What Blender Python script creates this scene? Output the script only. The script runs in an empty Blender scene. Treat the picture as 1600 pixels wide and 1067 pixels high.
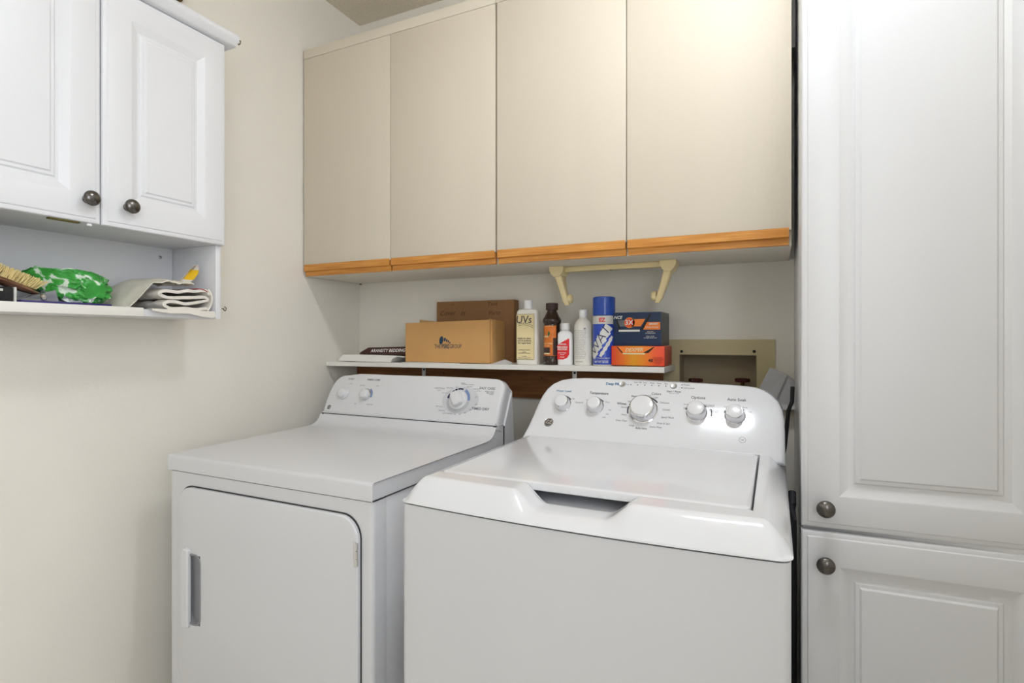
import bpy, bmesh, math, random
from mathutils import Vector, Matrix, noise
random.seed(7)
SC = bpy.context.scene
COL = SC.collection
R = math.radians

# ------------------------------------------------------------------ camera
F, HY, CX = 859.0, 528.0, 800.0                  # focal length and horizon in pixels of a 1600 x 1067 frame
YAW = math.atan(410 / 859.0)
CAM = Vector((1.62, -1.864, 1.225))
cd = bpy.data.cameras.new('camera'); cam = bpy.data.objects.new('camera', cd); COL.objects.link(cam)
cam.location = CAM; cam.rotation_euler = (R(90), 0, YAW)
cd.sensor_width = 36; cd.lens = 36 * F / 1600; cd.shift_y = (HY - 533.5) / 1600; cd.clip_start = 0.01
SC.camera = cam
# ------------------------------------------------------------------ world, exposure
W = bpy.data.worlds.new('world'); SC.world = W; W.use_nodes = True
W.node_tree.nodes['Background'].inputs[0].default_value = (.91, .975, 1.08, 1)
W.node_tree.nodes['Background'].inputs[1].default_value = 4.4
SC.view_settings.view_transform = 'Standard'; SC.view_settings.look = 'None'
SC.view_settings.gamma = 1; SC.view_settings.use_curve_mapping = False
SC.view_settings.exposure = 0.06
LAMP_MAIN, LAMP_HALL = 82.0, 6.0                # luminance of the two ceiling fixtures built below

# ------------------------------------------------------------------ helpers
_s, _c = math.sin(YAW), math.cos(YAW)
def ray(px, py):
    u = (px - CX) / F
    return Vector((-_s + u * _c, _c + u * _s, (HY - py) / F))
def at(px, py, ax, val):                          # point measured off the photograph on an axis plane
    d = ray(px, py); t = (val - CAM[ax]) / d[ax]
    return CAM + d * t
class Plane:
    def __init__(s, p, v, u=(1, 0, 0)):
        s.p = Vector(p); s.u = Vector(u).normalized(); s.v = Vector(v).normalized(); s.n = s.u.cross(s.v)
    def hit(s, px, py):
        d = ray(px, py); t = (s.p - CAM).dot(s.n) / d.dot(s.n); return CAM + d * t
    def mat(s, pos, rot=0, lift=0.0):
        m = Matrix((s.u, s.v, s.n)).transposed().to_4x4(); m.translation = Vector(pos) + s.n * lift
        return m @ Matrix.Rotation(rot, 4, 'Z')

ORG = {}
def srgb(r, g, b):
    f = lambda c: (c / 255 / 12.92) if c <= 10 else ((c / 255 + .055) / 1.055) ** 2.4
    return (f(r), f(g), f(b))
def P(name, col, rough=.5, metal=0.0, coat=0.0, trans=0.0, emit=0.0, var=0.0, vscale=8.0, bump=0.0, bscale=60.0, stretch=(1, 1, 1), ior=1.45, spec=.5):
    m = bpy.data.materials.new(name); m.use_nodes = True
    nt = m.node_tree; b = nt.nodes['Principled BSDF']
    b.inputs['Base Color'].default_value = (*col, 1); b.inputs['Roughness'].default_value = rough
    b.inputs['Metallic'].default_value = metal; b.inputs['Coat Weight'].default_value = coat; b.inputs['Coat Roughness'].default_value = .05
    b.inputs['Transmission Weight'].default_value = trans; b.inputs['IOR'].default_value = ior
    b.inputs['Specular IOR Level'].default_value = spec
    if emit:
        b.inputs['Emission Color'].default_value = (*col, 1); b.inputs['Emission Strength'].default_value = emit
    if var or bump:
        tc = nt.nodes.new('ShaderNodeTexCoord'); mp = nt.nodes.new('ShaderNodeMapping')
        mp.inputs['Scale'].default_value = stretch
        nt.links.new(tc.outputs['Object'], mp.inputs[0])
        if var:
            n = nt.nodes.new('ShaderNodeTexNoise'); n.inputs['Scale'].default_value = vscale; n.inputs['Detail'].default_value = 5
            nt.links.new(mp.outputs[0], n.inputs['Vector'])
            rp = nt.nodes.new('ShaderNodeValToRGB')
            rp.color_ramp.elements[0].position = .3; rp.color_ramp.elements[1].position = .7
            rp.color_ramp.elements[0].color = tuple(c * (1 - var) for c in col) + (1,)
            rp.color_ramp.elements[1].color = tuple(min(1, c * (1 + var)) for c in col) + (1,)
            nt.links.new(n.outputs[0], rp.inputs[0]); nt.links.new(rp.outputs[0], b.inputs['Base Color'])
        if bump:
            n2 = nt.nodes.new('ShaderNodeTexNoise'); n2.inputs['Scale'].default_value = bscale; n2.inputs['Detail'].default_value = 4
            nt.links.new(mp.outputs[0], n2.inputs['Vector'])
            bp = nt.nodes.new('ShaderNodeBump'); bp.inputs['Strength'].default_value = bump; bp.inputs['Distance'].default_value = .004
            nt.links.new(n2.outputs[0], bp.inputs['Height']); nt.links.new(bp.outputs[0], b.inputs['Normal'])
    return m

def tag(o, label=None, cat=None, group=None, kind=None):
    if label: o['label'] = label
    if cat: o['category'] = cat
    if group: o['group'] = group
    if kind: o['kind'] = kind
    return o
def empty(name, loc, label, cat, group=None):
    o = bpy.data.objects.new(name, None); COL.objects.link(o); o.location = loc; o.empty_display_size = .05
    ORG[o.name] = Vector(loc); return tag(o, label, cat, group)
def obj(name, bm, m, parent=None, loc=None, smooth=35, label=None):
    """link bm (world coordinates) as one mesh; origin at loc or at the parent's origin"""
    org = ORG[parent.name] if parent else Vector(loc if loc is not None else (0, 0, 0))
    if org.length: bmesh.ops.translate(bm, verts=bm.verts, vec=-org)
    bmesh.ops.recalc_face_normals(bm, faces=bm.faces)
    me = bpy.data.meshes.new(name); bm.to_mesh(me); bm.free()
    if isinstance(m, (list, tuple)):
        for k in m: me.materials.append(k)
    else: me.materials.append(m)
    if smooth:
        me.polygons.foreach_set('use_smooth', [True] * len(me.polygons)); me.set_sharp_from_angle(angle=R(smooth))
    o = bpy.data.objects.new(name, me); COL.objects.link(o)
    if parent: o.parent = parent
    else: o.location = org
    ORG[o.name] = org
    if label: o['label'] = label
    return o
def raw(name, bm, m, parent=None, loc=None, smooth=35, label=None):   # same without touching face directions
    org = ORG[parent.name] if parent else Vector(loc if loc is not None else (0, 0, 0))
    bmesh.ops.translate(bm, verts=bm.verts, vec=-org)
    me = bpy.data.meshes.new(name); bm.to_mesh(me); bm.free(); me.materials.append(m)
    if smooth:
        me.polygons.foreach_set('use_smooth', [True] * len(me.polygons)); me.set_sharp_from_angle(angle=R(smooth))
    o = bpy.data.objects.new(name, me); COL.objects.link(o)
    if parent: o.parent = parent
    else: o.location = org
    ORG[o.name] = org
    if label: o['label'] = label
    return o
def NB(): return bmesh.new()
def box(bm, x0, x1, y0, y1, z0, z1, bev=0.0, seg=2, M=None):
    r = bmesh.ops.create_cube(bm, size=1.0); vs = r['verts']
    for v in vs:
        v.co = Vector((x0 + (v.co.x + .5) * (x1 - x0), y0 + (v.co.y + .5) * (y1 - y0), z0 + (v.co.z + .5) * (z1 - z0)))
    if bev:
        es = list({e for v in vs for e in v.link_edges})
        rr = bmesh.ops.bevel(bm, geom=es, offset=bev, segments=seg, profile=.5, affect='EDGES')
        vs = list({v for f in rr['faces'] for v in f.verts} | {v for v in vs if v.is_valid})
    if M is not None:
        bmesh.ops.transform(bm, matrix=M, verts=[v for v in vs if v.is_valid])
    return bm
def B(*a, **k): return box(NB(), *a, **k)
def loops(bm, rings, cap0=True, cap1=True, closed=True):
    vr = [[bm.verts.new(p) for p in r] for r in rings]
    n = len(vr[0])
    for a, b in zip(vr, vr[1:]):
        for i in range(n if closed else n - 1):
            j = (i + 1) % n
            bm.faces.new((a[i], a[j], b[j], b[i]))
    if cap0: bm.faces.new(list(reversed(vr[0])))
    if cap1: bm.faces.new(vr[-1])
    return bm
def lathe(prof, M=Matrix(), seg=32, sx=1.0, sy=1.0, pw=2.0, bm=None, cap=True):
    bm = bm or NB(); rings = []
    for r, z in prof:
        ring = []
        for i in range(seg):
            a = 2 * math.pi * i / seg; c, s = math.cos(a), math.sin(a)
            k = (abs(c) ** pw + abs(s) ** pw) ** (-1 / pw)
            ring.append(M @ Vector((r * sx * c * k, r * sy * s * k, z)))
        rings.append(ring)
    return loops(bm, rings, cap, cap)
def prism(poly, f, d0, d1, bm=None):              # poly (a,b) pairs, f(a,b,d) -> world
    bm = bm or NB()
    return loops(bm, [[Vector(f(a, b, d0)) for a, b in poly], [Vector(f(a, b, d1)) for a, b in poly]])
def rrect(x0, x1, y0, y1, r, n=6):
    pts = []
    for cx, cy, a0 in ((x1 - r, y1 - r, 0), (x0 + r, y1 - r, 90), (x0 + r, y0 + r, 180), (x1 - r, y0 + r, 270)):
        for i in range(n + 1):
            a = R(a0 + 90 * i / n); pts.append((cx + r * math.cos(a), cy + r * math.sin(a)))
    return pts
def tube(pts, r, seg=10, bm=None):
    bm = bm or NB(); pts = [Vector(p) for p in pts]; rings = []
    for i, p in enumerate(pts):
        t = (pts[min(i + 1, len(pts) - 1)] - pts[max(i - 1, 0)]).normalized()
        a = t.cross(Vector((0, 0, 1)) if abs(t.z) < .9 else Vector((1, 0, 0))).normalized(); b = t.cross(a)
        rings.append([p + (a * math.cos(2 * math.pi * k / seg) + b * math.sin(2 * math.pi * k / seg)) * r for k in range(seg)])
    return loops(bm, rings)
def sst(a, b, x):
    t = max(0, min(1, (x - a) / (b - a))); return t * t * (3 - 2 * t)

def text_mesh(body, size, bold=0.0, shear=0.0, sx=1.0, align='CENTER'):
    cu = bpy.data.curves.new('t', 'FONT'); cu.body = body; cu.size = size; cu.align_x = align; cu.align_y = 'CENTER'
    cu.offset = bold * size; cu.shear = shear; cu.resolution_u = 2
    o = bpy.data.objects.new('t', cu); me = bpy.data.meshes.new_from_object(o)
    bpy.data.objects.remove(o); bpy.data.curves.remove(cu)
    for v in me.vertices: v.co.x *= sx
    return me
class Ink:                                        # flat print gathered into one mesh
    def __init__(s): s.bm = NB()
    def text(s, body, size, M, bold=0.0, shear=0.0, sx=1.0, align='CENTER', bend=None):
        me = text_mesh(body, size, bold, shear, sx, align)
        if bend:
            tb = bmesh.new(); tb.from_mesh(me)
            for _ in range(4):
                bmesh.ops.triangulate(tb, faces=tb.faces[:])
                le = [e for e in tb.edges if e.calc_length() > .0045]
                if not le: break
                bmesh.ops.subdivide_edges(tb, edges=le, cuts=1)
            bmesh.ops.triangulate(tb, faces=tb.faces[:]); tb.to_mesh(me); tb.free()
        vs = [s.bm.verts.new(bend(M @ v.co) if bend else M @ v.co) for v in me.vertices]
        for p in me.polygons:
            try: s.bm.faces.new([vs[i] for i in p.vertices])
            except ValueError: pass
        bpy.data.meshes.remove(me); return s
    def quad(s, pts, bend=None):
        s.bm.faces.new([s.bm.verts.new(bend(Vector(p)) if bend else Vector(p)) for p in pts]); return s
    def rect(s, M, w, h, bend=None, n=1):
        for i in range(n):
            a, b = -w / 2 + w * i / n, -w / 2 + w * (i + 1) / n
            s.quad([M @ Vector((a, -h / 2, 0)), M @ Vector((b, -h / 2, 0)), M @ Vector((b, h / 2, 0)), M @ Vector((a, h / 2, 0))], bend)
        return s
    def disc(s, M, r, n=20, ry=None):
        ry = ry or r
        return s.quad([M @ Vector((r * math.cos(2 * math.pi * i / n), ry * math.sin(2 * math.pi * i / n), 0)) for i in range(n)])
    def arc(s, M, r0, r1, a0, a1, n=14):
        for i in range(n):
            a, b = R(a0 + (a1 - a0) * i / n), R(a0 + (a1 - a0) * (i + 1) / n)
            s.quad([M @ Vector((r * math.cos(t), r * math.sin(t), 0)) for r, t in ((r0, a), (r1, a), (r1, b), (r0, b))])
        return s
    def done(s, name, m, parent, label=None):
        o = raw(name, s.bm, m, parent, smooth=0, label=label)
        if any(w in name for w in ('print', 'letter', 'script', 'handwriting', 'scale', 'slots')): o['kind'] = 'stuff'
        return o

# ------------------------------------------------------------------ materials
def wall_mat():
    m = P('cream wall paint', srgb(239, 234, 223), .6, var=.025, vscale=3, bump=.12, bscale=90)
    nt = m.node_tree; b = nt.nodes['Principled BSDF']; src = b.inputs['Base Color'].links[0].from_socket
    tc = nt.nodes.new('ShaderNodeTexCoord'); mp = nt.nodes.new('ShaderNodeMapping'); mp.inputs['Scale'].default_value = (9, 9, 16)
    n = nt.nodes.new('ShaderNodeTexNoise'); n.inputs['Scale'].default_value = 1.2; n.inputs['Detail'].default_value = 6; n.inputs['Roughness'].default_value = .65
    rp = nt.nodes.new('ShaderNodeValToRGB'); rp.color_ramp.elements[0].position = .71; rp.color_ramp.elements[1].position = .76
    mx = nt.nodes.new('ShaderNodeMix'); mx.data_type = 'RGBA'; mx.inputs[7].default_value = (*srgb(188, 180, 164), 1)
    nt.links.new(tc.outputs['Object'], mp.inputs[0]); nt.links.new(mp.outputs[0], n.inputs['Vector']); nt.links.new(n.outputs[0], rp.inputs[0])
    nt.links.new(rp.outputs[0], mx.inputs[0]); nt.links.new(src, mx.inputs[6]); nt.links.new(mx.outputs[2], b.inputs['Base Color'])
    return m
M = {}
M['wall'] = wall_mat()
M['ceil'] = P('popcorn ceiling', srgb(230, 219, 201), .95, var=.10, vscale=160, bump=1.0, bscale=130)
M['floor'] = P('beige floor tile', srgb(222, 216, 206), .4, var=.04, vscale=4)
M['lam'] = P('cream laminate', srgb(219, 208, 190), .46, spec=.18, var=.02, vscale=2, bump=.08, bscale=140, stretch=(3, 1, .3))
M['lamedge'] = P('cream laminate edge', srgb(222, 212, 194), .4)
M['carc'] = P('cabinet underside white', srgb(230, 223, 207), .45)
def wood(name, c1, c2, axis_scale, rough=.4, sc=3.0):
    m = P(name, c1, rough); nt = m.node_tree; b = nt.nodes['Principled BSDF']
    tc = nt.nodes.new('ShaderNodeTexCoord'); mp = nt.nodes.new('ShaderNodeMapping'); mp.inputs['Scale'].default_value = axis_scale
    n = nt.nodes.new('ShaderNodeTexNoise'); n.inputs['Scale'].default_value = sc; n.inputs['Detail'].default_value = 8; n.inputs['Roughness'].default_value = .6
    rp = nt.nodes.new('ShaderNodeValToRGB'); rp.color_ramp.elements[0].position = .35; rp.color_ramp.elements[1].position = .68
    rp.color_ramp.elements[0].color = (*c2, 1); rp.color_ramp.elements[1].color = (*c1, 1)
    nt.links.new(tc.outputs['Object'], mp.inputs[0]); nt.links.new(mp.outputs[0], n.inputs['Vector']); nt.links.new(n.outputs[0], rp.inputs[0])
    nt.links.new(rp.outputs[0], b.inputs['Base Color']); return m
M['oak'] = wood('golden oak', srgb(226, 163, 84), srgb(190, 121, 48), (2, 60, 60))
M['ledger'] = wood('brown plywood', srgb(150, 98, 52), srgb(118, 72, 34), (2, 30, 30), .6)
M['white'] = P('white appliance enamel', srgb(217, 217, 219), .16)
M['whitep'] = P('white appliance plastic', srgb(222, 222, 224), .11)
M['foil'] = P('white thermofoil', srgb(231, 231, 233), .33)
M['foil_dimmed'] = P('white thermofoil dimmed in colour', srgb(224, 224, 226), .33)  # same white as the other cabinet, its dimmer light put into the colour
M['foilin'] = P('white melamine', srgb(222, 222, 224), .45)
M['shelf'] = P('white shelf board', srgb(236, 233, 226), .4)
M['pewter'] = P('dark pewter metal', srgb(106, 103, 100), .24, metal=1.0, var=.3, vscale=60)
M['chrome'] = P('chrome', srgb(225, 225, 228), .12, metal=1.0)
M['steel'] = P('zinc steel', srgb(190, 190, 190), .35, metal=1.0)
M['grey'] = P('dark grey print', srgb(70, 70, 74), .5)
M['lgrey'] = P('pale grey print', srgb(203, 204, 207), .35)
M['mgrey'] = P('mid grey print', srgb(140, 141, 145), .45)
M['teal'] = P('blue print', srgb(40, 110, 150), .5)
M['navyp'] = P('navy print', srgb(30, 36, 78), .4)
M['bluep'] = P('blue grey print', srgb(120, 142, 184), .4)
M['cap'] = P('pearl knob cap', srgb(222, 222, 224), .18, coat=.4)
M['dark'] = P('black rubber', srgb(28, 28, 30), .6)
M['gap'] = P('painted gap shade', srgb(60, 60, 60), .8)  # dark colour standing in for shade inside the appliance gaps
M['card'] = P('tan corrugated cardboard', srgb(203, 156, 98), .8, var=.06, vscale=6, bump=.05, bscale=200)
M['card2'] = P('dark brown cardboard', srgb(150, 110, 72), .85, var=.07, vscale=6)
M['cardin'] = P('cardboard inside', srgb(196, 158, 104), .85)
M['ink'] = P('black ink', srgb(52, 42, 34), .8)
M['logo'] = P('slate blue ink', srgb(38, 66, 84), .8)
M['paper'] = P('white paper', srgb(238, 236, 230), .7)
M['gpaper'] = P('grey translucent sleeve', srgb(226, 224, 224), .4)
M['brownbox'] = P('dark maroon carton', srgb(62, 30, 26), .45)
M['cream'] = P('cream paint wood', srgb(238, 219, 168), .45)
M['boxplastic'] = P('aged beige plastic', srgb(204, 190, 150), .5, var=.04, vscale=10)
M['rec'] = P('recess beige plastic', srgb(170, 155, 128), .7)
M['valve'] = P('dark red valve handle', srgb(78, 28, 22), .5)
M['brass'] = P('aged brass screw', srgb(96, 72, 40), .45, metal=.8)
M['bottle'] = P('ivory bottle plastic', srgb(236, 232, 222), .35)
M['wbottle'] = P('white bottle plastic', srgb(240, 240, 240), .3)
M['label'] = P('pale yellow label', srgb(232, 214, 164), .5)
M['amber'] = P('dark amber plastic', srgb(46, 28, 18), .15, coat=.3)
M['bcap'] = P('dark brown cap', srgb(60, 42, 38), .5)
M['orange'] = P('orange label', srgb(220, 120, 44), .45, var=.25, vscale=30)
M['green'] = P('green label', srgb(24, 100, 62), .45)
M['red'] = P('red label', srgb(224, 44, 50), .45)
M['rcap'] = P('red cap', srgb(160, 24, 32), .4)
M['blue'] = P('blue can paint', srgb(22, 72, 172), .25, coat=.4)
M['blue2'] = P('royal blue can print', srgb(40, 72, 176), .3, coat=.3)
M['silver'] = P('silver print', srgb(214, 212, 206), .35)
M['navy'] = P('navy carton', srgb(22, 46, 80), .4)
M['carton'] = P('grey carton side', srgb(104, 106, 108), .5, var=.2, vscale=30)
M['org1'] = P('orange red carton', srgb(230, 78, 32), .4)
M['org2'] = P('amber carton', srgb(232, 152, 36), .4)
M['org3'] = P('bright orange print', srgb(244, 134, 50), .4)
M['black'] = P('black print', srgb(16, 16, 18), .5)
M['clear'] = P('clear plastic', (.92, .94, .96), .08, trans=.9, ior=1.3)
M['purple'] = P('purple booklet cover', srgb(52, 42, 110), .3)
M['cloth'] = P('off white cotton', srgb(234, 228, 218), .9, bump=.4, bscale=500)
M['cloth2'] = P('ivory cotton', srgb(226, 220, 204), .9, bump=.4, bscale=500)
M['redprint'] = P('red cloth print', srgb(168, 28, 34), .85)
M['yelprint'] = P('yellow cloth print', srgb(240, 196, 40), .85)
M['brushwood'] = wood('brown varnished wood', srgb(142, 104, 82), srgb(92, 58, 44), (30, 4, 30), .3)
M['bristle'] = P('tan bristle', srgb(240, 220, 158), .8, var=.12, vscale=90)
M['olive'] = P('olive felt', srgb(110, 100, 50), .9)
def bag_mat():
    m = P('green printed plastic bag', srgb(46, 140, 52), .28, coat=.3); nt = m.node_tree; b = nt.nodes['Principled BSDF']
    tc = nt.nodes.new('ShaderNodeTexCoord'); n = nt.nodes.new('ShaderNodeTexNoise'); n.inputs['Scale'].default_value = 38; n.inputs['Detail'].default_value = 3; n.inputs['Distortion'].default_value = .8
    rp = nt.nodes.new('ShaderNodeValToRGB'); e = rp.color_ramp.elements
    e[0].position = .0; e[0].color = (*srgb(24, 104, 34), 1); e[1].position = .5; e[1].color = (*srgb(58, 158, 62), 1)
    k = e.new(.56); k.color = (*srgb(76, 172, 80), 1); k = e.new(.6); k.color = (*srgb(222, 234, 218), 1)
    nt.links.new(tc.outputs['Object'], n.inputs['Vector']); nt.links.new(n.outputs[0], rp.inputs[0]); nt.links.new(rp.outputs[0], b.inputs['Base Color']); return m
M['bag'] = bag_mat()
M['lamp'] = P('lamp diffuser', (.895, .955, 1.03), .5, emit=LAMP_MAIN)
M['lamp2'] = P('hall lamp diffuser', (.86, .95, 1.0), .5, emit=LAMP_HALL)

# ------------------------------------------------------------------ room shell
XR, YF, ZC = 2.16, -3.9, 2.575
tag(obj('floor', B(-.1, XR + .1, YF - .1, .2, -.05, 0), M['floor']), 'beige tiled floor of the laundry room', 'floor', kind='structure')
tag(obj('ceiling', B(-.1, XR + .1, YF - .1, .2, ZC, ZC + .05), M['ceil']), 'brownish popcorn textured ceiling', 'ceiling', kind='structure')
tag(obj('wall_left', B(-.1, 0, YF - .1, .2, 0, ZC), M['wall']), 'cream painted left wall with scuffs', 'wall', kind='structure')
OY0, OY1, OZ, OS = -3.25, -1.80, 2.30, 1.05      # made-up opening in the unseen right wall, added to let fill light in
b = NB(); box(b, XR, XR + .1, YF - .1, OY0, 0, ZC); box(b, XR, XR + .1, OY1, .2, 0, ZC); box(b, XR, XR + .1, OY0, OY1, OZ, ZC); box(b, XR, XR + .1, OY0, OY1, 0, OS)
tag(obj('wall_right', b, M['wall']), 'cream painted right wall beside the tall cabinet with an added opening for fill light', 'wall', kind='structure')
tag(obj('wall_front', B(0, XR, YF - .1, YF, 0, ZC), M['wall']), 'cream painted wall behind the viewer', 'wall', kind='structure')
b = NB(); box(b, XR - .015, XR, OY0 - .06, OY0, OS - .06, OZ + .06); box(b, XR - .015, XR, OY1, OY1 + .06, OS - .06, OZ + .06); box(b, XR - .015, XR, OY0, OY1, OZ, OZ + .06); box(b, XR - .03, XR, OY0, OY1, OS - .06, OS)
tag(obj('trim_2', b, M['shelf']), 'white casing around the added fill light opening beside the viewer', 'trim', kind='structure')
pd = bpy.data.lights.new('fill_light_portal', 'AREA'); pd.shape = 'RECTANGLE'; pd.size = OZ - OS; pd.size_y = OY1 - OY0; pd.cycles.is_portal = True  # guides world light through the added opening as fill
po_ = bpy.data.objects.new('fill_light_portal', pd); COL.objects.link(po_); po_.location = (XR + .05, (OY0 + OY1) / 2, (OZ + OS) / 2); po_.rotation_euler = (0, R(90), 0)
HX0, HX1, HZ0, HZ1 = 1.338, 1.572, .99, 1.173     # recess for the washer outlet box
b = NB()
box(b, 0, HX0, 0, .12, 0, ZC); box(b, HX1, XR, 0, .12, 0, ZC); box(b, HX0, HX1, 0, .12, 0, HZ0); box(b, HX0, HX1, 0, .12, HZ1, ZC)
tag(obj('wall_back', b, M['wall']), 'cream painted back wall behind the washer and dryer', 'wall', kind='structure')
tag(obj('trim_1', B(1.664, 1.73, -.09, 0, 2.06, ZC), M['wall'], loc=(0, 0, 0)), 'boxed in filler between upper cabinets and tall cabinet', 'trim', kind='structure')

# ------------------------------------------------------------------ lamps
def ceiling_light(x, y, w, d, m, label):
    t = empty('ceiling_light', (x, y, ZC), label, 'ceiling light')
    bm = NB(); box(bm, x - w / 2 - .02, x + w / 2 + .02, y - d / 2 - .02, y + d / 2 + .02, ZC - .03, ZC, .006)
    obj('housing', bm, M['shelf'], t)
    obj('diffuser', B(x - w / 2, x + w / 2, y - d / 2, y + d / 2, ZC - .07, ZC - .03, .012), m, t)
ceiling_light(1.57, -1.012, .36, .085, M['lamp'], 'narrow ceiling light above the washing machine')
ceiling_light(1.12, -2.55, .34, .34, M['lamp2'], 'square ceiling light behind the viewer')

# ------------------------------------------------------------------ upper laminate cabinets
YD, ZB, ZD0, ZD1, ZT = -.32, 1.459, 1.50, 2.281, 2.316
xs = [.006, .414, .827, 1.242, 1.660]
def upper_cabinet(i0, label):
    x0, x1 = xs[i0], xs[i0 + 2]
    t = empty('wall_cabinet', ((x0 + x1) / 2, -.15, ZB), label, 'cabinet', 'cream laminate wall cabinets')
    obj('carcass', B(x0 + .001, x1 - .001, YD + .02, -.002, ZB, ZT - .001), M['carc'], t)
    obj('top_rail', B(x0 + .001, x1 - .001, YD - .001, YD + .019, ZD1 + .0008, ZT, .0005), M['lamedge'], t)
    for k in (0, 1):
        a, c = xs[i0 + k], xs[i0 + k + 1]
        ga = .0032 if (i0 + k) == 2 else .0013; gc = .0032 if (i0 + k) == 1 else .0013
        d = obj('door', B(a + ga, c - gc, YD, YD + .019, ZD0 - .003, ZD1, .001), M['lam'], t)
        # oak finger pull along the bottom: bright face, undercut lip below
        prof = [(YD - .002, ZD0 + .002), (YD - .002, ZD0 - .021), (YD + .008, ZD0 - .024), (YD + .008, ZD0 - .040), (YD + .019, ZD0 - .040), (YD + .019, ZD0 - .003), (YD - .0, ZD0 - .003)]
        bm = prism(prof, lambda p, q, s: (s, p, q), a + ga + .002, c - gc - (.006 if (i0 + k) == 3 else .002))
        obj('oak_pull', bm, M['oak'], d, smooth=20, label='golden oak finger pull strip')
upper_cabinet(0, 'cream two-door wall cabinet with oak pulls, the one against the left wall')
upper_cabinet(2, 'cream two-door wall cabinet with oak pulls, the one beside the tall white cabinet')

# ------------------------------------------------------------------ raised panel doors
def panel_door(w, h, T, s=1.0):
    """local: u right, v up, d outward (face at d=0), T(u,v,d) -> world"""
    prof = [(0, -.019), (0, -.008), (.0015, -.005), (.005, -.0035), (.010, -.0032), (.012, -.0008), (.015, 0),
            (.066 * s, 0), (.069 * s, -.0012), (.087 * s, -.0095), (.0935 * s, -.0095), (.097 * s, -.0062), (.1035 * s, -.0058), (.107 * s, -.0025), (.115 * s, -.002)]
    rings = [[Vector(T(u, v, d)) for u, v in ((i, i), (w - i, i), (w - i, h - i), (i, h - i))] for i, d in prof]
    return loops(NB(), rings)
def knob(base, n, r, parent, sc=1.0):
    n = Vector(n).normalized(); q = Vector((0, 0, 1)).rotation_difference(n).to_matrix().to_4x4(); q.translation = Vector(base)
    prof = [(r * .55, 0), (r * .55, .002), (r * .36, .005), (r * .34, .012), (r * .55, .015), (r * .9, .0175), (r, .021), (r * .97, .0245), (r * .82, .028), (r * .55, .0305), (r * .25, .0318), (.0008, .032)]
    return obj('knob', lathe(prof, q, 28), M['pewter'], parent, label='dark pewter knob')

# tall pantry cabinet
t = empty('tall_cabinet', (1.88, -.28, 0), 'tall white raised-panel cabinet with pewter knobs right of the washer', 'cabinet')
obj('carcass', B(1.674, 2.10, -.555, -.003, .08, 2.45, .001), M['foil'], t)
obj('plinth', B(1.69, 2.09, -.50, -.02, 0, .08), M['foilin'], t)
DY = R(3.2); DW = .428
hinge = Vector((1.671 + DW * math.cos(DY), -.582 + DW * math.sin(DY), 0))
ux = Vector((math.cos(DY), math.sin(DY), 0)); nx = Vector((math.sin(DY), -math.cos(DY), 0)); p0 = hinge - ux * DW
for z0, z1, kz in ((.837, 2.43, .882), (.10, .829, .769)):
    d = obj('door', panel_door(DW, z1 - z0, lambda u, v, k, z0=z0: p0 + ux * u + nx * k + Vector((0, 0, z0 + v))), M['foil_dimmed'], t, smooth=25)
    knob(p0 + ux * .041 + Vector((0, 0, kz)), nx, .0172, d)

# left wall cabinet with open shelf
LY0, LY1, LX = -1.442, -.811, .20
t = empty('bathroom_wall_cabinet', (.0, -1.12, 1.28), 'white raised-panel wall cabinet with open shelf on the left wall', 'cabinet')
obj('carcass', B(.002, LX - .001, LY0, LY1, 1.4865, 2.058), M['foilin'], t)
obj('back_panel', B(.002, .010, LY0 + .016, LY1 - .016, 1.299, 1.4865), M['foilin'], t)
obj('side_panel', B(.002, LX, LY1 - .015, LY1, 1.279, 1.4865, .001), M['foil'], t)
obj('side_panel', B(.002, LX, LY0, LY0 + .015, 1.279, 1.4865, .001), M['foil'], t)
obj('bottom_shelf', B(.002, LX - .012, LY0 + .016, LY1 - .016, 1.280, 1.298), M['foil'], t)
obj('front_lip', B(LX - .011, LX + .002, LY0 + .002, -1.023, 1.279, 1.3005, .001), M['shelf'], t)
for y0, y1, ky in ((LY1 - .3135, LY1 + .002, -1.072), (LY0, LY1 - .3165, -1.158)):
    d = obj('door', panel_door(y1 - y0, 2.054 - 1.4865, lambda u, v, k, y0=y0: (LX + .020 + k, y0 + u, 1.4865 + v), .93), M['foil'], t, smooth=25)
    knob((LX + .020, ky, 1.538), (1, 0, 0), .0172, d)
cp = [(.002, 2.058), (LX + .024, 2.058), (LX + .030, 2.062), (LX + .034, 2.070), (LX + .040, 2.076), (LX + .041, 2.084), (LX + .036, 2.090), (.002, 2.090)]
obj('crown', prism(cp, lambda a, b, s: (a, s, b), LY0 - .03, LY1 + .030), M['foil'], t, smooth=50)
q = Matrix.Translation((.0101, -.864, 1.459)) @ Matrix.Rotation(R(90), 4, 'Y')
obj('mounting_screw', lathe([(.005, 0), (.005, .001), (.0035, .002), (.001, .0022)], q, 16), M['steel'], t)
obj('door_bumper', B(.197, .210, -1.225, -1.165, 1.4832, 1.4862, .001), M['olive'], t, label='olive felt pad under the door')
obj('door_bumper', lathe([(.005, 0), (.006, .002), (.005, .005), (.001, .006)], Matrix.Translation((.208, -1.147, 1.4805)), 12), M['wbottle'], t, label='small white bumper under the door')
def eye_hook(p, s, label):
    bm = tube([Vector(p) + Vector((0, .0 + .001 * k, 0)) for k in range(0, 9)], .0013 * s, 8)
    pts = [Vector(p) + Vector((math.sin(a) * .006 * s, .008 + .002, math.cos(a) * .006 * s)) for a in [R(-30 + 300 * i / 14) for i in range(15)]]
    tube(pts, .0014 * s, 8, bm)
    tag(obj('eye_hook', bm, M['brass'], loc=p), label, 'hook')
eye_hook((.225, LY1 + .0302, 2.078), 1.0, 'small bronze hook at the end of the white crown')
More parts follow.
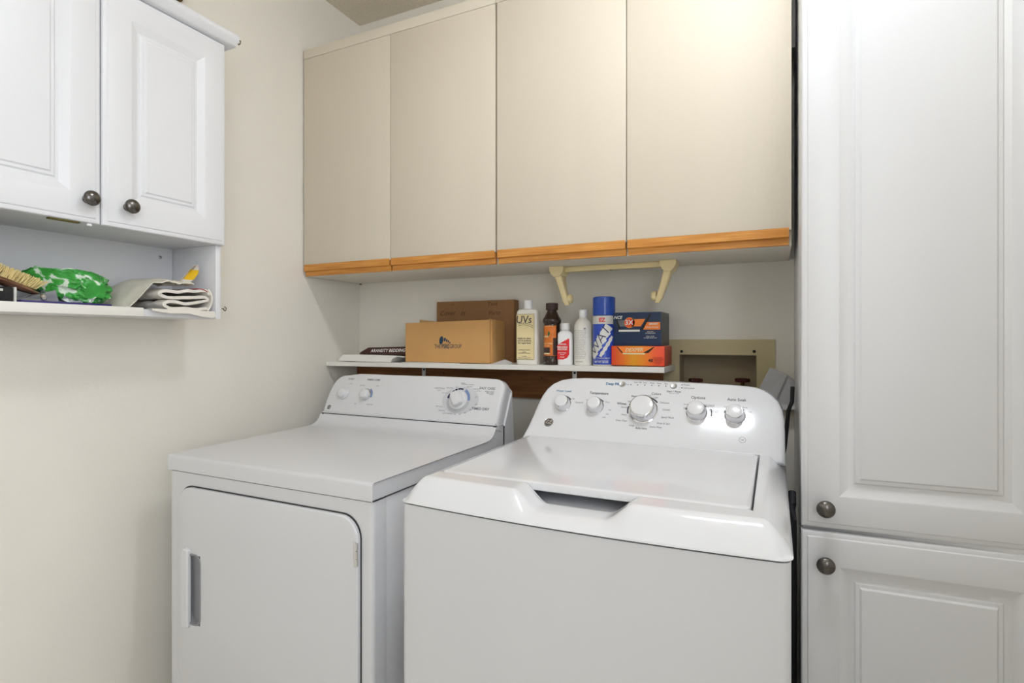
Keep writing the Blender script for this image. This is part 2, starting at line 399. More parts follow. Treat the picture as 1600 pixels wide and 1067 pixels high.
eye_hook((.204, LY1 + .0005, 1.308), .9, 'small metal hook beside the folded towels')
b = NB(); box(b, .0005, .014, -.835, -.797, 2.237, 2.270, .003); tube([(.010, -.80, 2.250), (.03, -.80, 2.244), (.035, -.795, 2.254)], .004, 8, b)
tag(obj('wall_hook', b, M['brass'], loc=(0, -.815, 2.26)), 'bronze wall hook above the white crown', 'hook')

# ------------------------------------------------------------------ dryer
DX0, DX1, DYF, DYB = .158, .847, -.935, -.22
t = dry = empty('clothes_dryer', (.50, -.57, 0), 'white front-loading clothes dryer next to the left wall', 'dryer')
def plan(x0, x1, yf, yb, r, bow=0.0, n=12):
    pts = [(x0, yb), (x0, yf + r)]
    for i in range(1, 6): a = R(180 + 90 * i / 6); pts.append((x0 + r + r * math.cos(a), yf + r + r * math.sin(a)))
    for i in range(n + 1): pts.append((x0 + r + (x1 - x0 - 2 * r) * i / n, yf))
    for i in range(1, 6): a = R(270 + 90 * i / 6); pts.append((x1 - r + r * math.cos(a), yf + r + r * math.sin(a)))
    pts += [(x1, yf + r), (x1, yb)]
    cx, hw = (x0 + x1) / 2, (x1 - x0) / 2
    return [(x, y - (bow * (1 - ((x - cx) / hw) ** 2) if y < yf + r + .05 else 0)) for x, y in pts]
def pl(a, b, d): return (a, b, d)
obj('front_panel', prism(plan(DX0 + .003, DX1 - .003, DYF + .004, DYF + .050, .010), pl, .02, .872), M['white'], t)
obj('side_cabinet', B(DX0 + .0045, DX1 - .0045, DYF + .0515, DYB, .02, .872, .001), M['white'], t)
cp = [(DYF, .875), (DYF, .907), (DYF + .001, .9108), (DYF + .0035, .9138), (DYF + .007, .915), (-.425, .915), (-.405, .9162), (-.390, .9195), (-.377, .926), (-.367, .9355), (-.358, .949), (-.345, .951), (-.30, .951), (-.30, .875)]
def lidf(a, b, d): return (d, a, b)
bm = NB(); rings = []
for x, ins in ((DX0 + .0045, .0045), (DX0 + .0015, .002), (DX0, 0), (DX0, 0), (DX1, 0), (DX1 - .0015, .002), (DX1 - .0045, .0045)):
    fl_ = .030 if x < .5 else 0                     # the left edge of the top runs slightly outward to the back
    rings.append([Vector((x - fl_ * max(0, a + .92) / .56, max(a, DYF + ins) if a < -.9 else a, b - (ins * .9 if b > .9 else 0))) for a, b in cp])
del rings[3]
loops(bm, rings); obj('top_panel', bm, M['white'], t)
# door
DPX0, DPX1, DPZ0, DPZ1 = .208, .812, .325, .838
rr = rrect(DPX0, DPX1, DPZ0, DPZ1, .050, 8)
def inset(poly, k, cx, cz, hx, hz): return [(cx + (a - cx) * (1 - k / hx), cz + (b - cz) * (1 - k / hz)) for a, b in poly]
cxd, czd, hxd, hzd = (DPX0 + DPX1) / 2, (DPZ0 + DPZ1) / 2, (DPX1 - DPX0) / 2, (DPZ1 - DPZ0) / 2
def ringz(k, y): return [Vector((a, y, b)) for a, b in inset(rr, k, cxd, czd, hxd, hzd)]
obj('door_gap_shade', loops(NB(), [ringz(-.0032, DYF + .0035), ringz(-.0032, DYF + .0025)]), M['gap'], t)  # dark strip painting the shadow in the gap round the door
# door front with a pocket cut for the handle: built as quads around the pocket
HXa, HXb, HZa, HZb = .249, .300, .490, .668
door = NB()
loops(door, [ringz(0, DYF + .003), ringz(0, DYF - .0045), ringz(.002, DYF - .0068), ringz(.005, DYF - .0075)], True, False)
outer = [v for v in door.verts][-len(rr):]
pk = [(HXb, HZb), (HXa, HZb), (HXa, HZa), (HXb, HZa)]
n4 = len(rr) // 4
pv = [door.verts.new((a, DYF - .0075, b)) for a, b in pk]
for k in range(4):
    seg = outer[k * n4:(k + 1) * n4]
    for a, c in zip(seg, seg[1:]): door.faces.new((a, c, pv[k]))
    nxt = outer[((k + 1) * n4) % len(rr)]
    door.faces.new((seg[-1], nxt, pv[(k + 1) % 4], pv[k]))
pin = [door.verts.new((a, DYF + .0028, b)) for a, b in pk]
for k in range(4): door.faces.new((pv[k], pv[(k + 1) % 4], pin[(k + 1) % 4], pin[k]))
door.faces.new(pin)
d = obj('door', door, M['white'], t, smooth=30)
hp = NB()
def pocket(k, y, rad=.022):
    return [Vector((a, y, b)) for a, b in rrect(HXa - k, HXb + k, HZa - k, HZb + k, rad, 5)]
loops(hp, [pocket(.003, DYF - .0072), pocket(.002, DYF - .0095), pocket(-.001, DYF - .0095), pocket(-.006, DYF + .002, .017)], False, True)
h = obj('handle_pocket', hp, M['mgrey'], d, label='grey recessed handle pocket')
gp = rrect(.236, .262, .478, .682, .008, 4)
obj('handle_grip', loops(NB(), [[Vector((a, DYF - .007, b)) for a, b in gp], [Vector((a, DYF - .014, b)) for a, b in gp], [Vector((.249 + (a - .249) * .8, DYF - .017, .58 + (b - .58) * .975)) for a, b in gp]]), M['whitep'], d)
bm = NB()
for z in (.735, .752, .769): lathe([(.0028, 0), (.0028, .0155)], Matrix.Translation((.8115, DYF - .008, z)), 12, bm=bm)
box(bm, .803, .809, DYF - .0090, DYF - .0072, .733, .787)
obj('hinge', bm, M['chrome'], t, label='chrome door hinge')
# control panel
DP = Plane((0, -.358, .948), (0, .07, .142))
H = DP.v.copy(); HL = .162
def console(poly, plane, back, m, parent, name):
    """poly (u,v) in the plane; front bevel, then the body carried back by the given offsets"""
    cu = sum(a for a, b in poly) / len(poly); cv = sum(b for a, b in poly) / len(poly)
    def ring(k, n, off=(0, 0, 0), sc=0):
        out = []
        for a, b in poly:
            du, dv = a - cu, b - cv; L = math.hypot(du, dv)
            a2, b2 = a - du / L * k - du * sc, b - dv / L * k - dv * sc
            out.append(plane.p + plane.u * a2 + plane.v * b2 + plane.n * n + Vector(off))
        return out
    rings = [ring(.012, .0), ring(.006, -.0012), ring(.002, -.005), ring(0, -.011)] + [ring(k, 0, off) for k, off in back]
    return obj(name, loops(NB(), rings), m, parent, smooth=45)
u0, u1 = DX0 + .001, DX1 - .001
h_ = DP.hit(501.8, 650) - DP.p; po = [(h_.x, -.004), (u1, -.004)]
for i in range(7): a = R(90 * i / 6); po.append((u1 - .030 + .030 * math.cos(a), HL - .034 + .034 * math.sin(a)))
po += [(u0 + (u1 - u0) * k / 8, HL + .004 * math.sin(math.pi * k / 8)) for k in range(7, 0, -1)]
for px, py in ((546, 585.6), (537, 586.4), (530.5, 588.8), (524.5, 593.5), (518.5, 602), (513, 613), (508, 626), (504.5, 638), (502.3, 647)):
    h_ = DP.hit(px, py) - DP.p; po.append((h_.x, h_.dot(DP.v)))
console(po, DP, [(0.0, (0, .028, -.008)), (.003, (0, .052, -.020))], M['whitep'], t, 'control_panel')
bm = prism([(-.35, .875), (-.30, 1.03), (-.255, 1.062), (-.235, 1.05), (DYB, .875)], lambda a, b, s: (s, a, b), DX0 + .004, DX1 - .004)
obj('panel_back', bm, M['white'], t, smooth=30)
bm = NB(); tube([(DX1 - .002, -.246, 1.045), (DX1 - .002, -.30, .945)], .004, 8, bm); obj('end_rib', bm, M['whitep'], t)
obj('panel_seam', B(DX0 - .024, DX1 - .002, -.3565, -.345, .9485, .9535), M['gap'], t)  # dark strip painting the shade in the gap under the panel
obj('panel_foot', B(u0 - .022, u1 - .003, -.3585, -.345, .9545, .9600, .0008), M['whitep'], t)
# dials
def dial(plane, px, py, prof, m, parent, name='knob', seg=36, label=None):
    return obj(name, lathe(prof, plane.mat(plane.hit(px, py)), seg), m, parent, label=label)
def kprof(r, h, dome=.003): return [(r, 0), (r * .98, h * .3), (r * .9, h * .85), (r * .84, h), (r * .7, h + dome * .6), (r * .35, h + dome), (.0005, h + dome * 1.05)]
def washer_knob(plane, px, py, r, h, parent):
    k = dial(plane, px, py, [(r * 1.1, 0), (r * 1.1, .0015), (r * 1.02, .003), (r * .98, h * .55), (r * .94, h * .90), (r * .88, h * .97), (r * .84, h)], M['chrome'], parent, label='knob with chrome skirt and pale cap')
    m_ = plane.mat(plane.hit(px, py))
    obj('cap', lathe([(r * .84, h - .001), (r * .83, h + .0006), (r * .78, h + .0012), (r * .4, h + .0018), (.0005, h + .002)], m_, 36), M['cap'], k)
k = dial(DP, 537, 615, [(.0225, 0), (.0225, .004), (.0205, .006)] + [(r, z + .006) for r, z in kprof(.0195, .012)], M['whitep'], t)
k = dial(DP, 572, 617, [(.0225, 0), (.0228, .003), (.0222, .006), (.0205, .008)], M['chrome'], t, label='dryer knob with chrome ring')
obj('cap', lathe(kprof(.0190, .018), DP.mat(DP.hit(572, 617)), 36), M['whitep'], k)
m_ = DP.mat(DP.hit(716, 625))
k = obj('knob', lathe([(.034, 0), (.034, .004), (.031, .007), (.024, .008), (.0005, .008)], m_, 40), M['whitep'], t, label='large white cycle dial with raised grip')
g = NB(); gm = m_ @ Matrix.Rotation(R(35), 4, 'Z')
loops(g, [[gm @ Vector((a, b, z)) for a, b in rrect(-w, w, -l, l, min(w, l) * .6, 5)] for w, l, z in ((.020, .025, .008), (.0185, .0245, .018), (.014, .023, .023), (.010, .021, .0245))])
obj('grip', g, M['whitep'], k)
ik = Ink(); mm = DP.mat(DP.hit(716, 625), 0, .0003)
ik.disc(DP.mat(DP.hit(719, 625), 0, .0002), .068, 40, .047); ik.done('dial_oval', M['lgrey'], t, 'pale grey oval around the cycle dial')
Ink().arc(DP.mat(DP.hit(716, 625), 0, .0005), .0345, .044, 0, 62).arc(DP.mat(DP.hit(572, 617), 0, .0004), .0230, .0280, -20, 62).done('scale_blue', M['bluep'], t)
Ink().arc(DP.mat(DP.hit(716, 625), 0, .0005), .0345, .044, 152, 174).arc(DP.mat(DP.hit(716, 625), 0, .0005), .0365, .0415, 75, 104).arc(DP.mat(DP.hit(716, 625), 0, .0005), .0365, .0415, 108, 120).arc(DP.mat(DP.hit(716, 625), 0, .0005), .0365, .0415, 124, 135).done('scale_navy', M['navyp'], t)
Ink().arc(DP.mat(DP.hit(716, 625), 0, .0004), .0345, .044, 178, 356, 30).done('scale_grey', P('soft grey print', srgb(186, 187, 190), .4), t)
ik = Ink()
def dt(body, px, py, size, bold=0.0, sx=1.0): ik.text(body, size * .88, DP.mat(DP.hit(px, py), 0, .0006), bold, 0, sx)
for a in (('START', 549, 592.3, .0105, .01, 1.1), ('FABRIC CARE', 584, 593.5, .011, .015, 1.0), ('EASY CARE', 761.5, 607, .0125, .012, 1.05), ('TIMED DRY', 750.5, 639, .0135, .02, 1.05)): dt(*a)
for a in (('PUSH', 548.5, 599.5, .006), ('COTTON', 566, 602.5, .006), ('EASY', 590.5, 603, .006), ('OFF', 555, 631, .006), ('DELICATE', 577.5, 632, .0068), ('COTTONS', 687, 607, .0095), ('Heavy', 686, 609.7, .006),
          ('More Dry', 695, 613.8, .006), ('MORE DRY', 703, 606.2, .006), ('Dry', 714, 604.4, .006), ('LESS DRY', 734, 604.3, .006), ('MORE DRY', 744, 608.2, .0055), ('Less Dry', 747.5, 611, .0055), ('OFF', 744, 620.5, .0055),
          ('OFF', 744, 632, .0065), ('MIXED LOADS', 765, 612, .006), ('PERM PRESS', 766, 614.4, .006), ('KNITS', 767.5, 616.4, .006), ('OFF COOL', 686.5, 635, .0065), ('DELICATE', 690.5, 641.5, .0065), ('ANTI WRINKLE', 699.5, 646, .0065), ('10', 710.5, 647.3, .008), ('20', 718.5, 647.2, .008), ('40', 726.5, 645, .008), ('60', 735, 640, .008),
          ('SENSOR', 724, 598.8, .0055), ('DAMPNESS CONTROL', 731, 601, .0055)): dt(*a)
ik.done('printed_lettering', P('slate print', srgb(100, 102, 110), .45), t)
def emblem(plane, px, py, r, parent):
    m_ = plane.mat(plane.hit(px, py))
    e = obj('emblem', lathe([(r, 0), (r, .0012), (r * .92, .0022), (r * .86, .0016), (.0005, .0016)], m_, 32), M['chrome'], parent, label='round dark maker emblem with silver rim')
    m2 = plane.mat(plane.hit(px, py), 0, .0018)
    obj('emblem_field', lathe([(r * .86, .0), (r * .86, .0003), (.0005, .0003)], m2, 32), M['grey'], e)
    ik = Ink(); m3 = plane.mat(plane.hit(px, py), 0, .0024)
    ik.text('GE', r * 1.15, m3, .02, .25, .85); ik.arc(m3, r * .74, r * .80, 0, 360, 30)
    for q in range(4): ik.arc(m3 @ Matrix.Rotation(R(90 * q + 20), 4, 'Z') @ Matrix.Translation((r * .62, 0, 0)), r * .07, r * .13, 60, 300, 8)
    ik.done('emblem_script', M['chrome'], e)
emblem(DP, 514.5, 636, .0085, t)

# ------------------------------------------------------------------ washer
WX0, WX1, WYF, WYB, BOW = .961, 1.645, -.996, -.30, .016
WC = (WX0 + WX1) / 2; WH = (WX1 - WX0) / 2
t = wsh = empty('washing_machine', (WC, -.65, 0), 'white top-loading washing machine in front of the shelf', 'washer')
obj('cabinet', prism(plan(WX0 + .003, WX1 - .003, WYF + .004, WYB, .016, BOW, 20), pl, .02, .9045), M['white'], t)
obj('seam_gap_shade', prism(plan(WX0 + .0055, WX1 - .0055, WYF + .0065, WYB + .002, .018, BOW, 20), pl, .9046, .9079), M['gap'], t)  # dark strip painting the shade between cabinet and top cover
LX0, LX1, LY0_, LY1_ = 1.003, 1.590, -.918, -.462
def deck(x, y):
    yf = WYF - BOW * (1 - ((x - WC) / WH) ** 2)
    ds = min(x - WX0, WX1 - x); df = y - yf
    def rise(d, w): t_ = max(0, min(1, d / w)); return math.sin(t_ * math.pi / 2) ** 1.0 if t_ < 1 else 1
    es, ef = max(0, 1 - ds / .040), max(0, 1 - df / .046)
    e = min(1, (es ** 2.6 + ef ** 2.6) ** (1 / 2.6))
    z = .909 + .044 * (1 - e ** 1.5) + .0
    if y < -.9:
        s = sst(1.192, 1.246, x) * (1 - sst(1.362, 1.416, x))
        if s > 0:
            q = -.918 - y; L = -.918 - yf; k = q / L
            zs = .9175 + .006 * sst(.02, .16, k) - .0145 * max(0, (k - .58) / .42) ** 1.7
            z = z * (1 - s) + zs * s
    return z
NX, NY = 150, 0
xsg = [WX0 + (WX1 - WX0) * i / NX for i in range(NX + 1)]
for v in (LX0, LX1):
    k = min(range(len(xsg)), key=lambda i: abs(xsg[i] - v)); xsg[k] = v
tf = [i / 34 for i in range(35)]
ysg_front = lambda x: WYF - BOW * (1 - ((x - WC) / WH) ** 2)
rows = [('f', k) for k in tf] + [('a', y) for y in (-.88, -.82, -.75, -.68, -.6, -.53, -.49, -.462, -.45, -.42, -.38, -.34, -.30)]
bm = NB(); g = []
for kind, k in rows:
    line = []
    for x in xsg:
        yf = ysg_front(x); y = yf + (-.918 - yf) * k if kind == 'f' else k
        z = deck(x, y); r = .020; X = x; Y = y
        for cx_, sg in ((WX0 + r, -1), (WX1 - r, 1)):
            if (x - cx_) * sg > 0 and y < yf + r:
                dx, dy = x - cx_, y - (yf + r); m = max(abs(dx), abs(dy)); L = math.hypot(dx, dy)
                if L > 1e-6: X = cx_ + dx / L * m; Y = yf + r + dy / L * m
        line.append(bm.verts.new((X, Y, z)))
    g.append(line)
for j in range(len(rows) - 1):
    for i in range(NX):
        xm = (xsg[i] + xsg[i + 1]) / 2
        ya = -.918 if rows[j][0] == 'f' and rows[j][1] >= 1 else (rows[j][1] if rows[j][0] == 'a' else -2)
        if LX0 < xm < LX1 and ya >= -.9181 and ya < LY1_ - .001: continue
        bm.faces.new((g[j][i], g[j][i + 1], g[j + 1][i + 1], g[j + 1][i]))
# close the opening walls and the lower skirt
bd = [e for e in bm.edges if e.is_boundary]
ex = bmesh.ops.extrude_edge_only(bm, edges=bd)
for v in [v for v in ex['geom'] if isinstance(v, bmesh.types.BMVert)]:
    inner = LX0 - .001 < v.co.x < LX1 + .001 and -.93 < v.co.y < LY1_ + .001
    v.co.z = .905 if inner else .908
obj('top_cover', bm, M['whitep'], t, smooth=50)
# lid
def lidring(k, z, r=.014): return [Vector((a, b, z)) for a, b in rrect(LX0 + .0035 + k, LX1 - .0035 - k, LY0_ + .0015 + k, LY1_ - .003 - k, r, 6)]
lid = obj('lid', loops(NB(), [lidring(.002, .9395), lidring(0, .9410), lidring(0, .9495), lidring(.0012, .9530), lidring(.004, .9545), lidring(.009, .955)]), M['whitep'], t)
obj('tub_cover', B(LX0 + .0005, LX1 - .0005, -.917, LY1_ - .0005, .900, .9172), M['whitep'], t)
# control console
WP = Plane((0, -.455, .950), (0, .110, .148))
op = [(809, 692), (815, 682), (824, 665), (832, 648), (839, 631), (846, 617), (854, 606), (863, 598.5), (875, 593), (890, 590.3), (910, 589.5), (950, 590.2), (1000, 592), (1050, 594.5), (1100, 597.5), (1145, 600.5), (1170, 602.5), (1185, 605), (1197, 609.5), (1208, 616.5), (1217, 626), (1223, 638), (1226, 655), (1229, 675), (1232, 700), (1234.5, 725)]
poly = []
for px, py in op:
    h_ = WP.hit(px, py) - WP.p; poly.append((h_.x, h_.dot(WP.v)))
poly = [(min(a, WX1 - .002), b) for a, b in poly]
poly = poly[::-1]
console(poly, WP, [(0.0, (0, .030, -.004)), (.003, (0, .060, -.014)), (.010, (0, .085, -.035))], M['whitep'], t, 'control_console')
for px, py, r, h_ in ((880, 632, .0215, .024), (930.5, 635.5, .0215, .024), (1005.5, 641.5, .0345, .030), (1088.5, 645, .0235, .026), (1148.5, 650, .0220, .026)):
    washer_knob(WP, px, py, r, h_, t)
for px, py in ((972.5, 600.3), (1052.5, 603.2)):
    dial(WP, px, py, [(.0088, 0), (.0088, .001), (.0075, .0024), (.0055, .0018), (.0005, .0018)], M['steel'], t, 'push_button', 24, 'small round silver push button')
emblem(WP, 857.5, 660, .0138, t)
ik = Ink()
for px, py, r in ((880, 632, .0275), (930.5, 635.5, .0275), (1088.5, 645, .0295), (1148.5, 650, .028)):
    ik.arc(WP.mat(WP.hit(px, py), 0, .0004), r - .0030, r, 40, 165)
mm = WP.mat(WP.hit(1005.5, 641.5), 0, .0004)
ik.arc(mm, .0405, .0440, 95, 160).arc(mm, .0405, .0440, 165, 196).arc(mm, .0400, .0445, 38, 86)
ik.arc(WP.mat(WP.hit(1088.5, 645), 0, .0004), .0345, .0375, -12, 22)
def wt(body, px, py, size, bold=0.0, sx=1.0): ik.text(body, size * .84, WP.mat(WP.hit(px, py), 0, .0005), bold, 0, sx * .80)
for a in (('Temperature', 936, 614.5, .0135, .012, 1.12), ('Whites', 971.5, 630.8, .0125, .014, 1.05), ('Colors', 1025.5, 615.6, .0125, .014, 1.1), ('Options', 1091, 621.5, .0140, .015, 1.15), ('Auto Soak', 1151, 624.8, .0138, .015, 1.12), ('Start / Pause', 1053, 611.8, .0095, .01, 1.15)): wt(*a)
for a in (('Heavy', 991, 619, .0095, .012), ('Light', 984, 627, .008), ('Normal', 976, 636.3, .0092), ('Heavy', 975, 647.8, .0088), ('Deep Clean', 971, 657, .0092), ('Large', 987, 664.6, .0085), ('Bulky Items', 1002, 669.3, .0095, .01),
          ('Active Wear', 1024.5, 667.4, .0092), ('Drain & Spin', 1036.5, 661.8, .0095), ('Speed Wash', 1043, 652.4, .0095), ('Casuals', 1041, 640.2, .0095), ('Delicates', 1038.5, 629.5, .0098), ('Light', 1025, 621.3, .0092), ('Normal', 1012.5, 618.2, .008),
          ('Low', 870, 621, .0065), ('Med', 887, 619.6, .0065), ('High', 896, 623, .0065), ('Precise Fill', 905, 629, .0075), ('Tap Cold', 920, 625, .006), ('Cool', 935, 622, .0065), ('Warm', 949, 628.5, .007), ('Hot', 953, 640.5, .007), ('Hot', 949, 647, .007), ('Cold', 943.5, 652, .007),
          ('Off', 1070, 638, .0075), ('2nd Rinse', 1074, 632, .0065), ('Rinse', 1090.5, 628.2, .0075), ('Fabric Softener', 1108, 633, .0065), ('Extra Rinse', 1109, 635.2, .0065), ('Deep Rinse', 1115.5, 641.5, .0075), ('Warm Rinse', 1115.5, 644, .0062), ('Off', 1112, 649.5, .0065),
          ('15 min', 1134.5, 636, .0068), ('Off', 1130, 642, .0072), ('30 min', 1164, 637, .0068), ('1 hr', 1172, 643.8, .0072), ('2 hr', 1153, 633, .006),
          ('Soak / Fill', 996.5, 597.7, .0078), ('Soak', 1008, 598.2, .0078), ('Wash', 1019, 598.7, .0078), ('Rinse', 1030, 599.2, .0078), ('Spin', 1041, 599.8, .0078), ('Power', 1073, 601.5, .0092), ('Lid Locked', 1076.5, 606.6, .0092), ('Hold 3 sec to cancel', 1053, 614.6, .0045)): wt(*a)
for px, py in ((996.5, 601.5), (1007.5, 601.8), (1018.5, 602.2), (1029.5, 602.8), (1040.5, 603.3), (1065.8, 601.4), (1065.5, 606.2), (986, 601)): ik.disc(WP.mat(WP.hit(px, py), 0, .0005), .0016)
ik.arc(WP.mat(WP.hit(1160, 687.5), 0, .0004), .0072, .0079, 0, 360, 24)
ik.text('HE', .006, WP.mat(WP.hit(1160, 687.5), 0, .0004))
ik.done('printed_lettering', M['grey'], t)
ik = Ink(); wt('Deep Fill', 957, 600, .0135, .03, 1.15); wt('Water Level', 881, 611, .0125, .008, 1.1); wt('Press', 980.5, 600.8, .0065); ik.done('blue_lettering', M['teal'], t)

# ------------------------------------------------------------------ shelf over the machines
def zs(x): return 1.1305 + .0055 * x             # the board sits slightly out of level
SX1, SYF = 1.326, -.20
bm = NB(); loops(bm, [[Vector((x, y, zs(x) + d)) for x, y in ((.002, SYF), (SX1, SYF), (SX1, -.003), (.002, -.003))] for d in (-.0168, 0)])
bmesh.ops.bevel(bm, geom=bm.edges[:], offset=.0008, segments=1, affect='EDGES')
t = empty('wall_shelf', (.66, -.1, 1.118), 'long white board shelf above the washer and dryer', 'shelf')
obj('board', bm, M['shelf'], t)
lg = obj('ledger', B(.002, 1.288, -.020, -.001, 1.005, zs(0) - .0172, .001), M['ledger'], t, label='brown plywood ledger under the shelf')
for x in (.349, .985):
    bm = NB(); box(bm, x - .0085, x + .0085, -.0235, -.0205, zs(x) - .085, zs(x) - .0185, .0006); box(bm, x - .0085, x + .0085, -.16, -.0205, zs(x) - .0202, zs(x) - .0172, .0006)
    br = obj('bracket', bm, M['steel'], t, label='zinc angle bracket')
    for z in (.034, .066):
        obj('screw', lathe([(.0042, 0), (.0042, .0012), (.002, .002), (.0005, .002)], Matrix.Translation((x + .001, -.0235, zs(x) - z)) @ Matrix.Rotation(R(90), 4, 'X'), 12), M['dark'], br)
for px, py in ((693.5, 583), (846.5, 590.5)):
    p = at(px, py, 1, -.0205); obj('screw', lathe([(.0032, 0), (.0032, .0008), (.0005, .0012)], Matrix.Translation(p) @ Matrix.Rotation(R(90), 4, 'X'), 10), M['valve'], lg)

# --- things on the shelf
x0, x1 = .052, .318                               # white padded sleeve lying flat
z0 = zs(.18) + .0012
prof = [(x0, .001), (x0 + .012, .016), (x0 + .030, .0265), (x0 + .06, .0275), (x1 - .03, .0255), (x1 + .02, .024), (x1 + .05, .022), (x1 + .05, .020), (x1 + .02, .0215), (x1 + .002, .014), (x1 - .006, .001)]
tag(obj('folded_sleeve', prism(prof, lambda a, b, s: (a, s, z0 + b), -.188, -.06), M['paper'], loc=(.19, -.12, z0), smooth=60), 'white folded padded sleeve lying flat at the shelf end', 'packaging')
bx = [(.128, 0), (.136, .009), (.172, .026), (.180, .027), (.395, .033), (.395, 0)]
t = empty('bedding_carton', (.26, -.1, z0 + .028), 'dark maroon flat carton with white lettering on the sleeve', 'box')
obj('carton', prism(bx, lambda a, b, s: (a, s, z0 + .0278 + b), -.15, -.04), M['brownbox'], t)
BP = Plane((0, -.1504, 0), (0, 0, 1))
Ink().text('ARANSITY BEDDING', .0175, BP.mat((.268, -.1504, z0 + .0278 + .0155), R(1.2)), .012, .35, 1.02).done('lettering', M['paper'], t)

# cardboard box with open top
BX0, BX1, BYF, BYB = .369, .727, -.172, -.052
zb = zs(.55) + .0030; BH = .152
t = empty('cardboard_box', (.548, -.11, zb), 'open tan cardboard box printed with a dark blue logo', 'box')
bm = NB(); w_ = .004
box(bm, BX0, BX1, BYF, BYF + w_, zb, zb + BH - .008); box(bm, BX0, BX1, BYB - w_, BYB, zb, zb + BH - .01)
box(bm, BX0, BX0 + w_, BYF + w_, BYB - w_, zb, zb + BH - .012); box(bm, BX1 - w_, BX1, BYF + w_, BYB - w_, zb, zb + BH - .004); box(bm, BX0 + w_, BX1 - w_, BYF + w_, BYB - w_, zb, zb + w_)
for v in bm.verts:
    if v.co.z > zb + .1 and v.co.y < BYF + .01: v.co.z += .008 * (v.co.x - BX0) / (BX1 - BX0)
obj('body', bm, M['card'], t)
obj('front_layer', B(BX1 - .0005, BX1 + .006, BYF + .006, BYF + .045, zb, zb + BH - .002, .001), M['card'], t)
fl = loops(NB(), [[Vector((BX0 + .05, BYF + .02, zb + BH - .02)), Vector((BX0 + .115, BYF + .05, zb + BH - .02)), Vector((BX0 + .115, BYF + .05, zb + BH - .003)), Vector((BX0 + .05, BYF + .02, zb + BH + .005))],
                  [Vector((BX0 + .048, BYF + .024, zb + BH - .02)), Vector((BX0 + .113, BYF + .054, zb + BH - .02)), Vector((BX0 + .113, BYF + .054, zb + BH - .003)), Vector((BX0 + .048, BYF + .024, zb + BH + .005))]])
obj('flap', fl, M['cardin'], t)
BP = Plane((0, BYF - .0006, 0), (0, 0, 1)); ik = Ink()
ik.text('THE', .0215, BP.mat(BP.hit(683.8, 541.5)), .0, 0, .72); ik.text('PSRE', .0215, BP.mat(BP.hit(695.8, 541.3)), .02, 0, .72); ik.text('GROUP', .0215, BP.mat(BP.hit(711.6, 541.3)), 0, 0, .70)
p = BP.hit(689.5, 531.5); ik.disc(BP.mat(p, R(-12)), .0085, 18, .0150)
for px, py, r in ((695, 530.3, .0052), (698, 532, .0040), (700.5, 533.3, .0034), (703, 535.5, .0028)): ik.disc(BP.mat(BP.hit(px, py), R(-20)), r * .8, 12, r * 1.35)
ik.done('printed_logo', M['logo'], t)
obj_p = B(.372, .60, -.196, -.08, zs(.48) + .0007, zs(.48) + .0022); tag(obj('paper_sheet', obj_p, M['paper'], loc=(.486, -.14, zs(.48))), 'white paper sheet under the tan cardboard box', 'paper')

# taller dark box behind
t = empty('tall_cardboard_box', (.588, -.025, zs(.58)), 'dark brown cardboard box with handwriting behind the tan box', 'box')
zd = zs(.58) + .001
obj('body', B(.425, .760, -.0455, -.004, zd, 1.366, .001), M['card2'], t)
BP = Plane((0, -.0462, 0), (0, 0, 1)); ik = Ink()
for s_, px, py, sz in (('Cover', 699, 489.5, .026), ('fit', 723, 490, .024), ('to', 707, 476, .012), ('Tank', 769, 475, .020), ('Parts', 772, 489, .022)): ik.text(s_, sz, BP.mat(BP.hit(px, py), R(3)), -.012, .3, 1.1)
ik.done('handwriting', M['ink'], t)
bm = NB(); loops(bm, [[Vector((.738, -.192, zs(.75) + .0008)), Vector((.800, -.185, zs(.75) + .0008)), Vector((.80, -.12, zs(.75) + .0008)), Vector((.745, -.13, zs(.75) + .0008))], [Vector((.742, -.188, zs(.75) + .0022)), Vector((.796, -.182, zs(.75) + .003)), Vector((.775, -.15, zs(.75) + .016)), Vector((.75, -.14, zs(.75) + .004))]])
tag(obj('plastic_wrap', bm, M['gpaper'], loc=(.77, -.16, zs(.77))), 'crumpled grey plastic scrap between the box and bottle', 'packaging')

def bottle(name, cx, cy, label, cat='bottle'):
    z = zs(cx) + .0006; return empty(name, (cx, cy, z), label, cat), z
def around(cx, cy, z, rx, ry, pw=2.0):            # wrap flat print (x = arc length, y = height) round a bottle
    def f(p):
        a = -math.pi / 2 + p.x / ((rx + ry) / 2); c, s = math.cos(a), math.sin(a); k = (abs(c) ** pw + abs(s) ** pw) ** (-1 / pw); e = .0006 + p.z
        return Vector((cx + (rx + e) * c * k, cy + (ry + e) * s * k, z + p.y))
    return f
def patch(f, w, z0, z1, lift=0.0, n=14, xo=0.0):
    bm = NB(); v = [[bm.verts.new(f(Vector((xo - w / 2 + w * i / n, z_, lift)))) for i in range(n + 1)] for z_ in (z0, z1)]
    for i in range(n): bm.faces.new((v[0][i], v[0][i + 1], v[1][i + 1], v[1][i]))
    return bm
T0 = lambda x, y, z=.0: Matrix.Translation((x, y, z))
